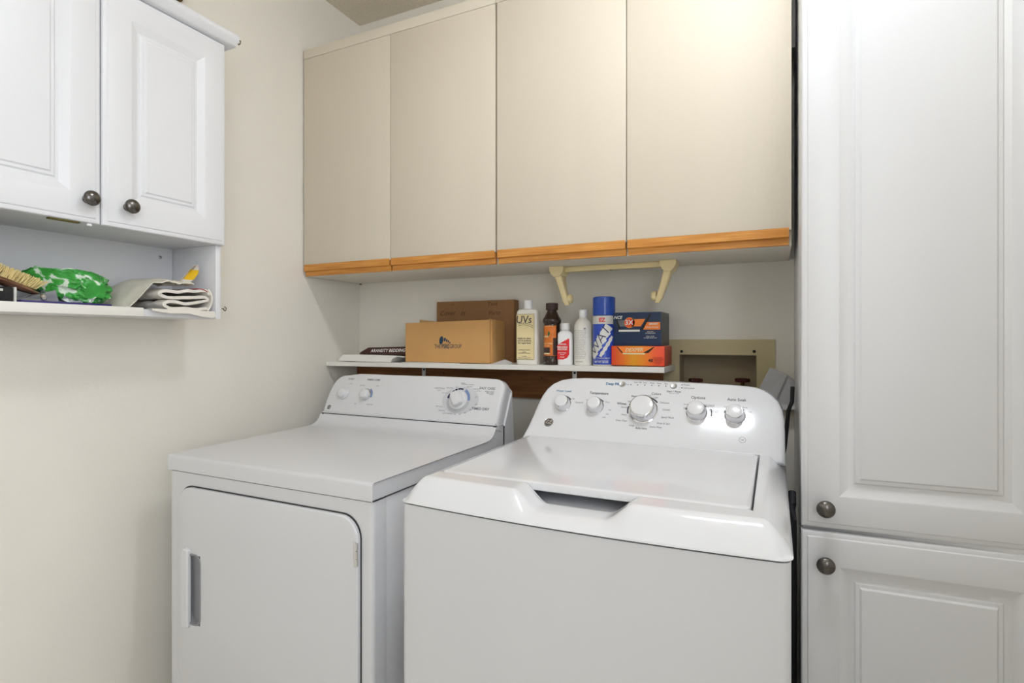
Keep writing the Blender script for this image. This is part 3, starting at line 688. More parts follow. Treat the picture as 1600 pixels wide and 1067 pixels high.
# ivory lotion bottle
t, z = bottle('lotion_bottle', .866, -.155, 'ivory flat bottle with pale yellow label and white cap')
rx, ry = .0385, .020
obj('body', lathe([(.95, 0), (1, .004), (1, .168), (.97, .178), (.86, .184), (.55, .1865), (.42, .187)], Matrix.Translation((.866, -.155, z)), 48, rx, ry, 5), M['bottle'], t)
obj('cap', lathe([(.0155, .1868), (.0155, .214), (.0145, .216), (.001, .216)], Matrix.Translation((.866, -.155, z)), 28), M['wbottle'], t)
fl = lambda p: Vector((.866 + p.x, -.155 - ry - .0006 - p.z, z + p.y))
raw('label', patch(fl, .066, .016, .170, 0, 1, -.002), M['label'], t, smooth=0)
ik = Ink()
ik.text('UVs', .036, T0(-.008, .150, .0004), .01, .1, .95, bend=fl)
for zz, w, sz in ((.088, .05, .0085), (.080, .05, .0085), (.072, .046, .0085), (.049, .048, .005), (.042, .03, .005), (.038, .046, .0045), (.028, .03, .005), (.022, .048, .0045)):
    ik.text({.088: 'Apply to clean', .080: 'wood surfaces', .072: 'for rapid feed', .049: 'protects and renews', .042: 'natural', .038: 'satin finish for furniture', .028: 'contents', .022: 'keep from freezing 16 oz'}[zz], sz, T0(-.006, zz, .0004), .02, 0, 1, bend=fl)
for k in range(2):
    for i in range(10):
        a, b_ = -.028 + .0054 * i, -.028 + .0054 * (i + 1)
        zf = lambda q: .136 - k * .006 - 9 * (q + .008) ** 2 + .003
        ik.quad([(a, zf(a) - .0006, .0004), (b_, zf(b_) - .0006, .0004), (b_, zf(b_) + .0006, .0004), (a, zf(a) + .0006, .0004)], fl)
for zz in (.017, .169): ik.quad([(-.034, zz - .0004, .0004), (.030, zz - .0004, .0004), (.030, zz + .0004, .0004), (-.034, zz + .0004, .0004)], fl)
ik.quad([(.0292, .017, .0004), (.030, .017, .0004), (.030, .169, .0004), (.0292, .169, .0004)], fl)
ik.done('label_print', M['grey'], t)
# red capped bottle behind it
t, z = bottle('red_capped_bottle', .842, -.095, 'red-capped bottle hidden behind the ivory lotion bottle')
obj('body', lathe([(.022, 0), (.024, .003), (.024, .165), (.012, .182), (.011, .186)], Matrix.Translation((.842, -.095, z)), 28), M['bottle'], t)
obj('cap', lathe([(.0135, .1862), (.0130, .205), (.011, .216), (.001, .217)], Matrix.Translation((.842, -.095, z)), 24), M['rcap'], t)
# amber polish bottle
cx, cy = .948, -.145; t, z = bottle('polish_bottle', cx, cy, 'dark amber bottle with orange and green label and brown cap')
mt = Matrix.Translation((cx, cy, z))
obj('body', lathe([(.0285, 0), (.0295, .003), (.0295, .024), (.0268, .028), (.0268, .132), (.0268, .135), (.0305, .140), (.0315, .146), (.0305, .153), (.026, .158), (.021, .168), (.0165, .178), (.0160, .182)], mt, 36), M['amber'], t)
obj('cap', lathe([(.0200, .1822), (.0205, .186), (.0205, .203), (.0195, .205), (.001, .2055)], mt, 24), M['bcap'], t)
f = around(cx, cy, z, .0268, .0268)
raw('label', patch(f, .060, .030, .130, 0, 14, -.006), M['orange'], t, smooth=60)
bm = NB(); pts = [(-.024, .112), (-.002, .113), (.004, .104), (-.004, .090), (-.014, .082), (-.022, .092)]
bm.faces.new([bm.verts.new(f(Vector((a, b_, .0004)))) for a, b_ in pts]); raw('leaf_print', bm, M['green'], t, smooth=0)
ik = Ink(); ik.text('polish', .010, T0(-.014, .094, .0007), .03, 0, 1, bend=f); ik.text('WOOD CARE', .0065, T0(-.010, .070, .0007), .02, 0, 1, bend=f); ik.text('revives shine', .005, T0(-.010, .063, .0007), 0, 0, 1, bend=f); ik.rect(T0(-.010, .037, .0007), .026, .004, f, 6); ik.rect(T0(-.010, .128, .0005), .05, .001, f, 8)
ik.done('label_print', M['label'], t)
ik = Ink(); ik.rect(T0(-.012, .046, .0005), .03, .022, f, 6); ik.rect(T0(.019, .060, .0004), .012, .058, f, 4); ik.done('label_dark_blocks', M['bcap'], t)  # two dark brown blocks on the label
# small white bottle with red label
cx, cy = .999, -.155; t, z = bottle('small_bottle', cx, cy, 'small white bottle with red label between amber and tall white bottles')
mt = Matrix.Translation((cx, cy, z))
obj('body', lathe([(.96, 0), (1, .003), (1, .098), (.96, .104), (.7, .110), (.52, .112), (.50, .115)], mt, 40, .0245, .015, 4), M['wbottle'], t)
obj('cap', lathe([(.0148, .1152), (.0148, .134), (.0135, .1365), (.001, .137)], mt, 24), M['wbottle'], t)
fl2 = lambda p: Vector((.999 + p.x, -.155 - .0150 - .0005 - p.z, z_red + p.y)); z_red = z
bm = NB(); pts = [(-.0225, .066), (.019, .088), (.019, .035), (.012, .024), (-.002, .018), (-.0225, .018)]
bm.faces.new([bm.verts.new(fl2(Vector((a, b_, 0)))) for a, b_ in pts]); raw('label', bm, M['red'], t, smooth=0)
ik = Ink()
for s_, zz, sz in (('HYDROGEN', .068, .0055), ('PEROXIDE', .058, .0085), ('SOLUTION', .051, .0075), ('topical antiseptic', .040, .0045), ('first aid', .034, .005), ('8 FL OZ', .026, .0045)): ik.text(s_, sz, T0(-.005, zz, .0004), .03, 0, .9, bend=fl2)
ik.done('label_print', M['paper'], t)
# tall white bottle covered in text
cx, cy = 1.057, -.145; t, z = bottle('tall_white_bottle', cx, cy, 'tall white bottle printed with fine text beside the blue can')
mt = Matrix.Translation((cx, cy, z))
obj('body', lathe([(.0285, 0), (.0295, .003), (.0295, .118), (.0285, .130), (.024, .141), (.017, .149), (.0125, .153), (.012, .156)], mt, 36), M['bottle'], t)
obj('cap', lathe([(.0130, .1562), (.0135, .160), (.0135, .178), (.012, .180), (.001, .181)], mt, 24), M['wbottle'], t)
f = around(cx, cy, z, .0295, .0295); ik = Ink()
words = ['Directions apply even coat', 'to dry surface and let stand', 'wipe with soft clean cloth', 'do not mix with others', 'Caution keep out of reach', 'of children and pets', 'avoid contact with eyes', 'rinse with plenty of water', 'store in a cool dry place', 'dispose of container', 'Ingredients water wax', 'oils and fragrance', 'questions or comments']
for i in range(17): ik.text(words[i % 13], .0050, T0(-.004, .112 - .0055 * i, .0002), .0, 0, .82, bend=f)
ik.rect(T0(.014, .118, .0003), .006, .005, f, 2); ik.text('net contents', .005, T0(-.005, .012, .0002), .02, 0, 1, bend=f); ik.done('label_print', M['mgrey'], t)
# black cylinder peeking between the bottles
t, z = bottle('black_tube', 1.022, -.06, 'black tube standing behind the small white bottle', 'tube')
obj('body', lathe([(.021, 0), (.022, .002), (.022, .050)], Matrix.Translation((1.022, -.06, z)), 24), M['dark'], t); obj('cap', lathe([(.0222, .0502), (.0222, .066), (.021, .068), (.001, .068)], Matrix.Translation((1.022, -.06, z)), 24), M['dark'], t)
# blue spray can
cx, cy = 1.128, -.150; t, z = bottle('spray_can', cx, cy, 'blue and white spray can with tall blue cap', 'spray can')
mt = Matrix.Translation((cx, cy, z)); rc = .0355
obj('body', lathe([(rc * .95, 0), (rc, .003), (rc, .155), (rc * .97, .1575), (rc * .9, .159)], mt, 44), M['silver'], t)
obj('cap', lathe([(rc * 1.0, .1592), (rc * 1.01, .162), (rc * 1.01, .213), (rc * .98, .217), (rc * .9, .2185), (.001, .2185)], mt, 44), M['blue'], t)
f = around(cx, cy, z, rc, rc)
raw('blue_band', patch(f, .100, .004, .132, 0, 24, .004), M['blue2'], t, smooth=60)
ik = Ink()
rot = Matrix.Rotation(R(58), 4, 'Z')
ik2 = Ink()
for i in range(14):                                # slanted white lettering band with ragged edge
    a, b_ = -.058 + .0083 * i, -.058 + .0083 * (i + 1); w1 = .0125 + .002 * ((i * 7) % 3)
    for q in range(8):
        c0, c1 = -w1 + w1 * q / 4, -w1 + w1 * (q + 1) / 4
        ik2.quad([T0(-.004, .076, .0004) @ rot @ Vector(p_) for p_ in ((a, c0, 0), (b_, c0, 0), (b_, c1, 0), (a, c1, 0))], f)
for i in range(9):
    a, b_ = -.036 + .0083 * i, -.036 + .0083 * (i + 1); w1 = .0045 + .0015 * ((i * 5) % 2)
    for q in range(4):
        c0, c1 = -w1 + w1 * q / 2, -w1 + w1 * (q + 1) / 2
        ik2.quad([T0(.0170, .060, .0004) @ rot @ Vector(p_) for p_ in ((a, c0, 0), (b_, c0, 0), (b_, c1, 0), (a, c1, 0))], f)
ik2.text('SPRAY STARCH HEAVY', .0058, T0(0, .024, .0004), .01, 0, 1, bend=f); ik2.text('NET WT 20 OZ', .0068, T0(0, .012, .0004), .04, 0, 1, bend=f); ik2.text('for crisp professional results', .0042, T0(0, .018, .0004), .0, 0, 1, bend=f)
ik2.done('white_print', M['silver'], t)
Ink().text('WAT', .038, T0(-.005, .078, .0012) @ rot, -.012, .2, 1.15, bend=f).done('dark_lettering', M['navyp'], t)
Ink().text('EZ', .017, T0(.004, .144, .0005), .03, 0, 1, bend=f).done('red_lettering', M['red'], t)
# stacked cartons
def carton(name, x0, x1, yf, yb, z0, z1, m_front, m_side, label):
    t = empty(name, ((x0 + x1) / 2, (yf + yb) / 2, z0), label, 'box')
    bm = B(x0, x1, yf, yb, z0, z1, .0012)
    bmesh.ops.recalc_face_normals(bm, faces=bm.faces)
    for f_ in bm.faces: f_.material_index = 1 if f_.normal.x > .8 else 0
    obj('carton', bm, [m_front, m_side], t); return t, Plane((0, yf - .0005, 0), (0, 0, 1))
def grad_mat():
    m = P('orange to amber carton print', srgb(230, 90, 34), .4); nt = m.node_tree; b = nt.nodes['Principled BSDF']
    tc = nt.nodes.new('ShaderNodeTexCoord'); sp = nt.nodes.new('ShaderNodeSeparateXYZ'); mr = nt.nodes.new('ShaderNodeMapRange'); rp = nt.nodes.new('ShaderNodeValToRGB')
    mr.inputs[1].default_value = -.081; mr.inputs[2].default_value = .081
    e = rp.color_ramp.elements; e[0].color = (*srgb(214, 62, 28), 1); e[1].color = (*srgb(238, 74, 44), 1)
    for p_, c_ in ((.22, (226, 112, 34)), (.42, (222, 152, 32)), (.6, (232, 138, 36)), (.82, (238, 92, 44))): k = e.new(p_); k.color = (*srgb(*c_), 1)
    nt.links.new(tc.outputs['Object'], sp.inputs[0]); nt.links.new(sp.outputs[0], mr.inputs[0]); nt.links.new(mr.outputs[0], rp.inputs[0]); nt.links.new(rp.outputs[0], b.inputs['Base Color']); return m
zo = zs(1.24) + .0028
t, BP = carton('orange_carton', 1.160, 1.3225, -.178, -.050, zo, zo + .060, grad_mat(), P('faded red carton', srgb(196, 92, 70), .5), 'orange dispenser carton directly on the shelf under the navy carton')
Ink().quad([(1.180, BP.p.y - .0003, zo + .058), (1.290, BP.p.y - .0003, zo + .058), (1.258, BP.p.y - .0003, zo + .039), (1.197, BP.p.y - .0003, zo + .039)]).done('flap_print', M['org3'], t)
Ink().quad([(1.176, BP.p.y - .0003, zo + .058), (1.180, BP.p.y - .0003, zo + .058), (1.197, BP.p.y - .0003, zo + .039), (1.192, BP.p.y - .0003, zo + .039)]).quad([(1.290, BP.p.y - .0003, zo + .058), (1.294, BP.p.y - .0003, zo + .058), (1.274, BP.p.y - .0003, zo + .039), (1.258, BP.p.y - .0003, zo + .039)]).text('48', .014, BP.mat((1.281, BP.p.y, zo + .016), 0, .0004), .02).done('flap_slots', M['ink'], t)
ik = Ink(); ik.text('DEXPER', .0155, BP.mat((1.230, BP.p.y, zo + .048), R(2), .0006), .02, .35, 1.0); ik.rect(BP.mat((1.230, BP.p.y, zo + .0365), 0, .0005), .068, .004); ik.done('white_lettering', M['label'], t)
ik = Ink()
for k in range(5): ik.text(['fits most sizes', 'strong dry sheets', 'fresh scent', 'easy dispenser', '48 count'][k], .0045, BP.mat((1.303, BP.p.y, zo + .026 - .0045 * k), 0, .0004))
ik.done('fine_print', M['valve'], t)
zn = zo + .0606
t, BP = carton('navy_carton', 1.160, 1.3105, -.162, -.030, zn, zn + .104, M['navy'], M['carton'], 'navy and orange carton stacked on top of the orange carton')
yp = BP.p.y
Ink().quad([(1.176, yp, zn + .060), (1.205, yp, zn + .060), (1.205, yp, zn + .080), (1.170, yp, zn + .080)]).done('grey_panel', M['carton'], t)
Ink().disc(BP.mat((1.213, yp, zn + .072), 0, .0003), .0165, 24).quad([(1.213, yp - .0003, zn + .060), (1.248, yp - .0003, zn + .060), (1.262, yp - .0003, zn + .083), (1.213, yp - .0003, zn + .083)]).quad([(1.254, yp - .0003, zn + .050), (1.307, yp - .0003, zn + .050), (1.307, yp - .0003, zn + .073), (1.267, yp - .0003, zn + .073)]).done('orange_panel', M['org3'], t)
Ink().disc(BP.mat((1.211, yp, zn + .072), 0, .0005), .0135, 24).done('red_disc', M['org1'], t)
ik = Ink(); ik.text('3X', .021, BP.mat((1.212, yp, zn + .072), 0, .0008), .02); ik.text('NCE', .013, BP.mat((1.176, yp, zn + .088), 0, .0006), .02, .3); ik.text('SMART', .009, BP.mat((1.287, yp, zn + .067), 0, .0008), .02); ik.text('MORE POWER', .006, BP.mat((1.283, yp, zn + .057), 0, .0008))
ik.rect(BP.mat((1.212, yp, zn + .047), 0, .0004), .066, .006)
for k, s_ in enumerate(('easy open', 'resealable pack', '', 'larger cloths', 'stronger fibres now')): ik.text(s_ or ' ', .005, BP.mat((1.277, yp, zn + .044 - .0048 * k), 0, .0004))
ik.done('white_lettering', M['paper'], t)
Ink().quad([(1.170, yp - .0006, zn + .082), (1.174, yp - .0006, zn + .082), (1.186, yp - .0006, zn + .050), (1.180, yp - .0006, zn + .050)]).quad([(1.274, yp - .0006, zn + .097), (1.280, yp - .0006, zn + .097), (1.255, yp - .0006, zn + .050), (1.247, yp - .0006, zn + .050)]).done('flap_slots', M['black'], t)

# ------------------------------------------------------------------ paper towel holder under the cabinet
t = empty('paper_towel_holder', (1.15, -.145, ZB), 'cream painted wooden paper towel holder under the wall cabinet', 'towel holder')
obj('rail', B(.985, 1.318, -.158, -.138, ZB - .017, ZB - .0005, .002), M['cream'], t)
def arm(xt, xb, s, nm):
    bm = NB(); prof = []
    N = 16
    for i in range(N + 1):
        k = i / N
        cx_ = xt + (xb - xt) * (k ** 1.15); zc = ZB - .018 - .108 * k
        hw = .0125 - .003 * k + (.002 if k > .85 else 0); hd = .020 * (1 - k) ** 2 + .0105
        if k > .92: hw *= .7; hd *= .75
        prof.append([Vector((cx_ + a, -.148 + b_, zc)) for a, b_ in rrect(-hw, hw, -hd, hd, min(hw, hd) * .5, 3)])
    loops(bm, prof); a = obj('arm', bm, M['cream'], t, smooth=50)
    xi = xb + s * .012
    obj('roll_boss', lathe([(.0135, -.007), (.0145, -.004), (.0145, .004), (.012, .007), (.006, .009), (.001, .0095)], Matrix.Translation((xi - s * .002, -.148, ZB - .105)) @ Matrix.Rotation(R(90 * s), 4, 'Y'), 24), M['cream'], a)
    hx = .024; poly = [(xt - hx, 0), (xt + hx, 0), (xt + hx, -.012), (xt + hx * .75, -.024), (xt + hx * .35, -.033), (xt - hx * .35, -.033), (xt - hx * .75, -.024), (xt - hx, -.012)]
    obj('arm_head', prism(poly, lambda p_, q_, d: (p_, d, ZB - .0005 + q_), -.180, -.120), M['cream'], t, smooth=30)
arm(.976, 1.004, 1, 'l'); arm(1.332, 1.296, -1, 'r')
bm = NB(); obj('screw', lathe([(.003, 0), (.003, .001), (.0005, .0014)], Matrix.Translation((1.150, -.148, ZB - .0185)), 10), M['brass'], t)
bm = lathe([(.004, -.004), (.005, -.002), (.003, 0)], Matrix.Translation((.010, -.006, ZB - .0005)), 10)
tag(obj('screw_head', bm, M['valve'], loc=(.010, -.006, ZB)), 'dark screw head in the corner under the wall cabinet', 'screw')

# ------------------------------------------------------------------ washer outlet box in the back wall
t = empty('outlet_box', ((HX0 + HX1) / 2, 0, HZ0), 'beige recessed water valve box in the wall behind the washer', 'outlet box')
fr = NB()
for a in ((1.288, HX0 + .001, -.005, -.0004, .945, 1.2205), (HX1 - .001, 1.622, -.005, -.0004, .945, 1.2205), (HX0 + .001, HX1 - .001, -.005, -.0004, HZ1 - .001, 1.2205), (HX0 + .001, HX1 - .001, -.005, -.0004, .945, HZ0 + .001)): box(fr, *a)
obj('frame', fr, M['boxplastic'], t)
rc = NB(); e = .0006
box(rc, HX0 + e, HX0 + .003, -.004, .085, HZ0 + e, HZ1 - e); box(rc, HX1 - .003, HX1 - e, -.004, .085, HZ0 + e, HZ1 - e); box(rc, HX0 + .003, HX1 - .003, -.004, .085, HZ1 - .003, HZ1 - e); box(rc, HX0 + .003, HX1 - .003, -.004, .085, HZ0 + e, HZ0 + .003); box(rc, HX0 + .003, HX1 - .003, .085, .088, HZ0 + e, HZ1 - e)
obj('recess', rc, M['rec'], t)
for px in (1065, 1178.5):
    p = at(px, 549, 1, -.0052); obj('screw', lathe([(.0048, 0), (.0045, .0012), (.0005, .0018)], Matrix.Translation(p) @ Matrix.Rotation(R(90), 4, 'X'), 14), M['dark'], t)
for px in (1087, 1160):
    p = at(px, 594, 1, .035); bm = NB()
    pts = []
    for i in range(40):
        a = 2 * math.pi * i / 40; r = .0195 + .0035 * math.cos(6 * a); pts.append((r * math.cos(a), r * math.sin(a)))
    loops(bm, [[Vector((p.x + a * s_, p.y + b_ * s_, p.z + d)) for a, b_ in pts] for s_, d in ((.9, -.006), (1, -.003), (1, .003), (.88, .006))])
    hnd = obj('valve_handle', bm, M['valve'], t, label='dark red lobed valve handle')
    obj('valve_stem', lathe([(.011, -.06), (.011, -.02), (.006, -.018), (.006, -.006)], Matrix.Translation(p), 18), M['brass'], hnd)

# papers, cord and hose behind the washer on the right
def sheet(name, pts, th, m, label, cat):
    pts = [Vector(p_) for p_ in pts]; n = (pts[1] - pts[0]).cross(pts[2] - pts[0]).normalized() * th
    tag(obj(name, loops(NB(), [pts, [p_ + n for p_ in pts]]), m, loc=pts[0], smooth=0), label, cat)
def yv(px, py, y): return at(px, py, 1, y)
b = NB()
A = [yv(1203, 575, -.10), yv(1230, 585, -.08), yv(1206, 640, -.05), yv(1176, 626, -.07)]
loops(b, [A, [p_ + Vector((0, .004, .001)) for p_ in A]])
A2 = [yv(1230, 584.5, -.0765), yv(1246, 597, -.05), yv(1246, 640, -.04), yv(1206, 640, -.0465)]
loops(b, [A2, [p_ + Vector((0, .003, 0)) for p_ in A2]])
tag(obj('document_sleeve', b, M['gpaper'], loc=A[0], smooth=0), 'folded grey plastic document sleeve behind the washer', 'paper')
tag(obj('power_cord', tube([(1.6655, -.155, 1.09), (1.664, -.165, 1.050), (1.655, -.17, 1.025), yv(1226, 700, -.18), (1.62, -.19, .80), (1.60, -.20, .5)], .0055, 10), M['dark'], loc=yv(1243, 655, -.165)), 'black cord behind the washer near the tall cabinet', 'cord')
hp_ = [(1.6585, -.38, .855), (1.6585, -.40, .83), (1.6585, -.42, .80), (1.6585, -.46, .62), (1.6585, -.44, .40), (1.6585, -.36, .2)]
tag(obj('drain_hose', tube(hp_, .0085, 12), P('dark grey corrugated hose', srgb(58, 58, 62), .6), loc=hp_[0]), 'dark grey drain hose in the gap beside the washer', 'hose')

# ------------------------------------------------------------------ things on the open shelf of the left cabinet
ZS = 1.2985
# scrubbing brush lying bristles up, leaning on the black case
t = empty('scrub_brush', (.10, -1.30, ZS + .04), 'wooden scrub brush lying with tan bristles upward', 'brush')
ax = Vector((0, 1, -.36)).normalized(); up = Vector((.12, .36, 1)).normalized(); sd = ax.cross(up).normalized(); up = sd.cross(ax)
b0 = Vector((.139, -1.338, 1.3675))
rings = []
for i in range(13):
    k = i / 12; l = -.10 + .235 * k; wd = .030 * min(1, math.sqrt(max(.02, 1 - max(0, (k - .72) / .29) ** 2))); hgt = .0085 * (1 if k < .8 else 1 - .5 * (k - .8) / .2)
    rings.append([b0 + ax * l + sd * (wd * math.cos(a)) + up * (hgt * math.sin(a)) for a in [2 * math.pi * q / 14 for q in range(14)]])
obj('wooden_back', loops(NB(), rings), M['brushwood'], t)
bm = NB()
for i in range(30):
    for j in range(7):
        l = -.095 + .213 * i / 29; w_ = -.023 + .046 * j / 6
        if l > .075 and abs(w_) > .023 * math.sqrt(max(0.05, 1 - ((l - .075) / .06) ** 2)): continue
        for q in range(4):
            p_ = b0 + ax * (l + random.uniform(-.003, .003)) + sd * (w_ + random.uniform(-.003, .003)) + up * .007
            tip = p_ + up * random.uniform(.021, .026) + ax * (random.uniform(-.005, .005) + max(0, l - .08) * .25) + sd * (random.uniform(-.004, .004) + w_ * .15)
            r_ = .0011; base = [bm.verts.new(p_ + sd * (r_ * math.cos(a)) + ax * (r_ * math.sin(a))) for a in (0, 2.1, 4.2)]; top = [bm.verts.new(tip + sd * (r_ * .8 * math.cos(a)) + ax * (r_ * .8 * math.sin(a))) for a in (0, 2.1, 4.2)]
            for k in range(3): bm.faces.new((base[k], base[(k + 1) % 3], top[(k + 1) % 3], top[k]))
            bm.faces.new(top)
o = obj('bristles', bm, M['bristle'], t, smooth=0); o['kind'] = 'stuff'
# dark case under the brush
t = empty('black_case', (.12, -1.33, ZS), 'black case with a light edge strip under the scrub brush', 'case')
obj('case', B(.06, .176, -1.42, -1.272, ZS + .0003, ZS + .033, .002), M['dark'], t)
obj('edge_strip', B(.060, .178, -1.2715, -1.2675, ZS + .0003, ZS + .0335, .0006), M['silver'], t)
obj('label_plate', B(.1761, .1766, -1.34, -1.29, ZS + .024, ZS + .029), M['silver'], t)
# booklet and clear plastic tray
tag(obj('booklet', B(.03, .184, -1.262, -1.086, ZS + .0003, ZS + .0072, .0005), M['purple'], loc=(.1, -1.17, ZS)), 'purple booklet lying on the shelf lip under the green bag', 'booklet')
b = NB(); z1 = ZS + .0076
loops(b, [[Vector(p_) for p_ in ((.105, -1.262, z1), (.178, -1.262, z1), (.178, -1.192, z1), (.105, -1.192, z1))], [Vector(p_) for p_ in ((.102, -1.258, z1 + .003), (.176, -1.258, z1 + .003), (.170, -1.194, z1 + .026), (.108, -1.194, z1 + .026))]])
t = empty('blister_pack', (.14, -1.22, z1), 'clear plastic blister pack in front of the brush', 'packaging')
obj('shell', b, M['clear'], t); obj('bead', lathe([(.0005, -.007), (.004, -.0055), (.007, 0), (.004, .0055), (.0005, .007)], Matrix.Translation((.181, -1.222, z1 + .0075)), 16), M['chrome'], t)
# crumpled green bag
bm = NB(); bmesh.ops.create_icosphere(bm, subdivisions=5, radius=1)
for v in bm.verts:
    p_ = v.co.copy(); d = p_.normalized()
    k = 1 + .22 * (noise.noise(d * 1.7 + Vector((3, 1, 8)))) 
    ridge = 1 - abs(noise.noise(d * 2.6 + Vector((9, 2, 4)))) * 2; ridge2 = 1 - abs(noise.noise(d * 5.5 + Vector((1, 7, 4)))) * 2
    k += .16 * ridge + .07 * ridge2 - .12
    q = Vector((d.x * .062, d.y * .074, d.z * .044)) * k
    if d.y < -.35: q.y += (d.y + .35) * .020; q.z += (-.35 - d.y) * .030; q.x *= 1 - .4 * (-.35 - d.y)
    w = Vector((.110, -1.132, ZS + .046)) + q
    if d.x > .2 and d.y > -.1: w.x = max(w.x, .0) + .008 * d.x; w.z -= .006 * d.x
    k_ = max(0, -1.160 - w.y); w.x = min(w.x, .172 - 1.35 * k_); w.z = max(w.z, ZS + .0078 + .75 * k_)
    w.z = max(w.z, ZS + .0078 + .001 * abs(d.x)); w.z = min(w.z, 1.40); w.x = max(w.x, .016)
    v.co = w
tag(obj('plastic_bag', bm, M['bag'], loc=(.11, -1.13, ZS), smooth=22), 'crumpled green plastic bag with white leaf print', 'bag')
# folded towel: one long strip folded over itself
def ribbon(path, th, x0, x1, m, name, parent=None, loc=None, nx=10, wob=.002, seed=0):
    """path: (y, z) centre line; extruded along x as a sheet of thickness th"""
    pts = []
    for i in range(len(path) - 1):                  # Catmull-Rom through the path
        p0_, p1_, p2_, p3_ = [Vector(path[max(0, min(len(path) - 1, i + k))]) for k in (-1, 0, 1, 2)]
        for s in range(6):
            t_ = s / 6; pts.append(.5 * ((2 * p1_) + (p2_ - p0_) * t_ + (2 * p0_ - 5 * p1_ + 4 * p2_ - p3_) * t_ ** 2 + (3 * p1_ - p0_ - 3 * p2_ + p3_) * t_ ** 3))
    pts.append(Vector(path[-1])); bm = NB(); rings = []
    n = len(pts)
    for j in range(nx + 1):
        x = x0 + (x1 - x0) * j / nx; up_, dn = [], []
        for i, p_ in enumerate(pts):
            tg = (pts[min(n - 1, i + 1)] - pts[max(0, i - 1)]).normalized(); nn = Vector((-tg.y, tg.x))
            o = wob * noise.noise(Vector((p_.x * 30 + seed, x * 40, p_.y * 60)))
            e = .35 if i in (0, n - 1) else 1
            up_.append(Vector((x, p_.x + nn.x * th / 2 * e, p_.y + nn.y * th / 2 * e + o))); dn.append(Vector((x, p_.x - nn.x * th / 2 * e, p_.y - nn.y * th / 2 * e + o)))
        rings.append(up_ + dn[::-1])
    loops(bm, rings); return obj(name, bm, m, parent, loc, smooth=50)
za = ZS
t = empty('folded_towel', (.11, -.91, za), 'off-white towel folded in layers with a red print at its end', 'towel')
path = [(-.845, za + .0055), (-.88, za + .0055), (-.93, za + .0065), (-.955, za + .008), (-.968, za + .0155), (-.955, za + .0225), (-.94, za + .0215), (-.90, za + .0195), (-.862, za + .0255),
        (-.846, za + .033), (-.860, za + .0395), (-.90, za + .0345), (-.94, za + .0335), (-.965, za + .0335), (-.980, za + .0420), (-.965, za + .0495), (-.93, za + .0500), (-.90, za + .0530), (-.868, za + .0560), (-.848, za + .0530), (-.840, za + .0450)]
ribbon(path, .0078, .022, .194, M['cloth'], 'cloth', t, seed=3, wob=.005)
ribbon([(-.882, za + .0608), (-.868, za + .0612), (-.856, za + .0590), (-.847, za + .0540)], .0016, .10, .1955, M['redprint'], 'red_print', t, wob=.0005)
ribbon([(-.849, za + .0050), (-.838, za + .018), (-.834, za + .036), (-.838, za + .052), (-.846, za + .062)], .005, .05, .1965, M['cloth'], 'turned_end', t, wob=.004)
# layer hanging over the shelf edge
hang = [(-1.005, .0), (-.96, -.006), (-.91, -.004), (-.87, -.012), (-.84, -.014), (-.832, -.010)]
bm = NB(); g = []
for i in range(25):
    k = i / 24 * 5; a = min(4, int(k)); fr_ = k - a; y = hang[a][0] * (1 - fr_) + hang[a + 1][0] * fr_; dz = hang[a][1] * (1 - fr_) + hang[a + 1][1] * fr_
    g.append([Vector((.188, y, za + .0016)), Vector((.2045, y, za + .0012)), Vector((.2068, y, za + dz * .6 - .002)), Vector((.2074, y, za + dz - .004)),
              Vector((.2046, y, za + dz - .004)), Vector((.2040, y, za + dz * .6 - .003)), Vector((.2025, y, za + .0003)), Vector((.188, y, za + .0003))])
loops(bm, g); obj('hanging_edge', bm, M['cloth'], t, smooth=60)
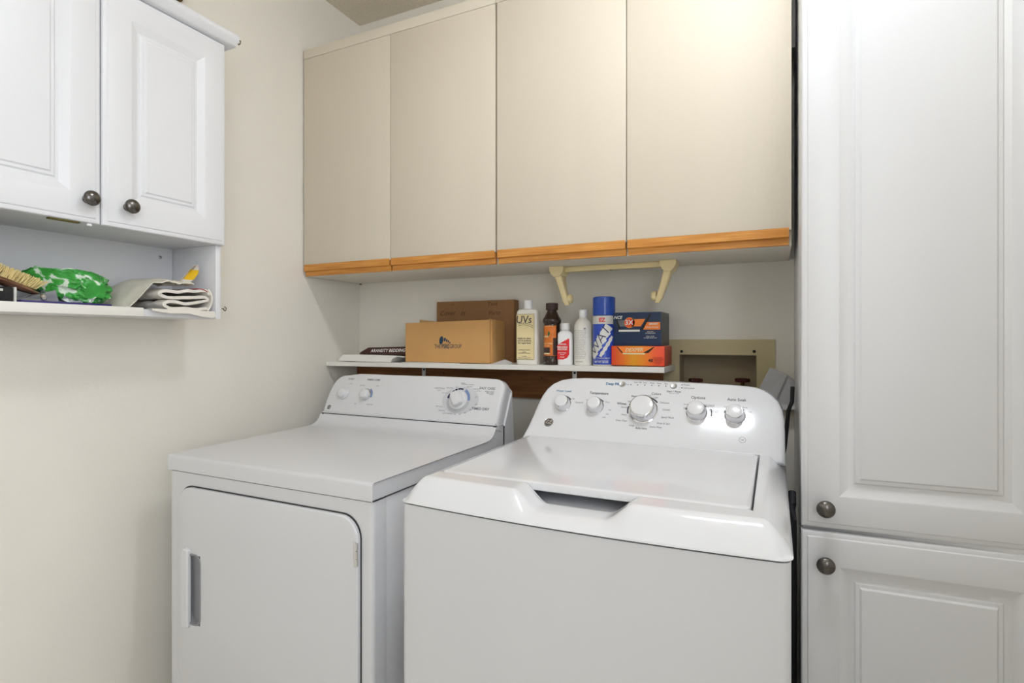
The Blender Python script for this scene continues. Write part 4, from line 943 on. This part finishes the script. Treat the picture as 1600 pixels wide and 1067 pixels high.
# second cloth heaped on top with one corner turned up
t = empty('dish_cloth', (.11, -.97, za + .06), 'ivory dish cloth with upturned yellow-printed corner on the towel', 'towel')
bm = NB(); N1, N2 = 34, 14
crest = [(-1.054, .005), (-1.040, .021), (-1.020, .043), (-.998, .067), (-.970, .0815), (-.94, .087), (-.91, .085), (-.880, .079)]
def lerp(tab, k):
    k = max(0, min(len(tab) - 1.0001, k)); a = int(k); f_ = k - a; return tuple(tab[a][i] * (1 - f_) + tab[a + 1][i] * f_ for i in range(len(tab[0])))
top_, bot_ = [], []
for i in range(N1 + 1):
    y, h_ = lerp(crest, i / N1 * (len(crest) - 1)); r1, r2 = [], []
    for j in range(N2 + 1):
        k = j / N2; x = .028 + .158 * k
        base = .0685 if y > -.992 else .0685 - (-.992 - y) * 1.25
        base = max(base, .0012)
        fall = 1 - .55 * max(0, (k - .45) / .55) ** 1.6
        z = max(base + .0022, h_ * fall + base * (1 - fall) + .006 * noise.noise(Vector((y * 30, x * 26, 1.7))) + .004 * noise.noise(Vector((y * 90, x * 50, 5.7))))
        yy = y + .006 * noise.noise(Vector((x * 30, 4, y * 10))) * (1 if i < N1 else .4)
        r1.append(Vector((x, yy, za + z))); r2.append(Vector((x, yy, za + max(base, z - .004))))
    top_.append(r1); bot_.append(r2)
loops(bm, [a + b_[::-1] for a, b_ in zip(top_, bot_)]); obj('cloth', bm, M['cloth2'], t, smooth=60)
# the turned up corner: a curled leaf of cloth facing the room
leaf_l = [at(px, py, 0, .168)[1:] for px, py in ((255, 443), (268, 443), (281, 438), (290, 430), (298, 422), (306, 416.5), (313, 412.5))]
leaf_r = [at(px, py, 0, .168)[1:] for px, py in ((262, 447), (281, 448), (294, 443), (304, 436), (311, 428), (314, 420), (314.5, 413.5))]
leaf_l = [(a, c - ZS) for a, c in leaf_l]; leaf_r = [(a, c - ZS) for a, c in leaf_r]
bm = NB(); rws = []
for i in range(25):
    k = i / 24 * 6; a, b_ = lerp(leaf_l, k), lerp(leaf_r, k)
    rws.append([Vector((.176 - .020 * (i / 24) - .022 * math.sin(math.pi * q / 6), a[0] + (b_[0] - a[0]) * q / 6, za + a[1] + (b_[1] - a[1]) * q / 6)) for q in range(7)])
loops(bm, [r_ + [p_ + Vector((-.0022, 0, 0)) for p_ in r_[::-1]] for r_ in rws]); obj('turned_corner', bm, M['cloth'], t, smooth=60)
bm = NB(); vv = [[bm.verts.new(p_ + Vector((.0008, 0, 0))) for p_ in r_[3:7]] for r_ in rws[11:20]]
for a, c in zip(vv, vv[1:]):
    for j in range(len(a) - 1): bm.faces.new((a[j], a[j + 1], c[j + 1], c[j]))
raw('yellow_print', bm, M['yelprint'], t)
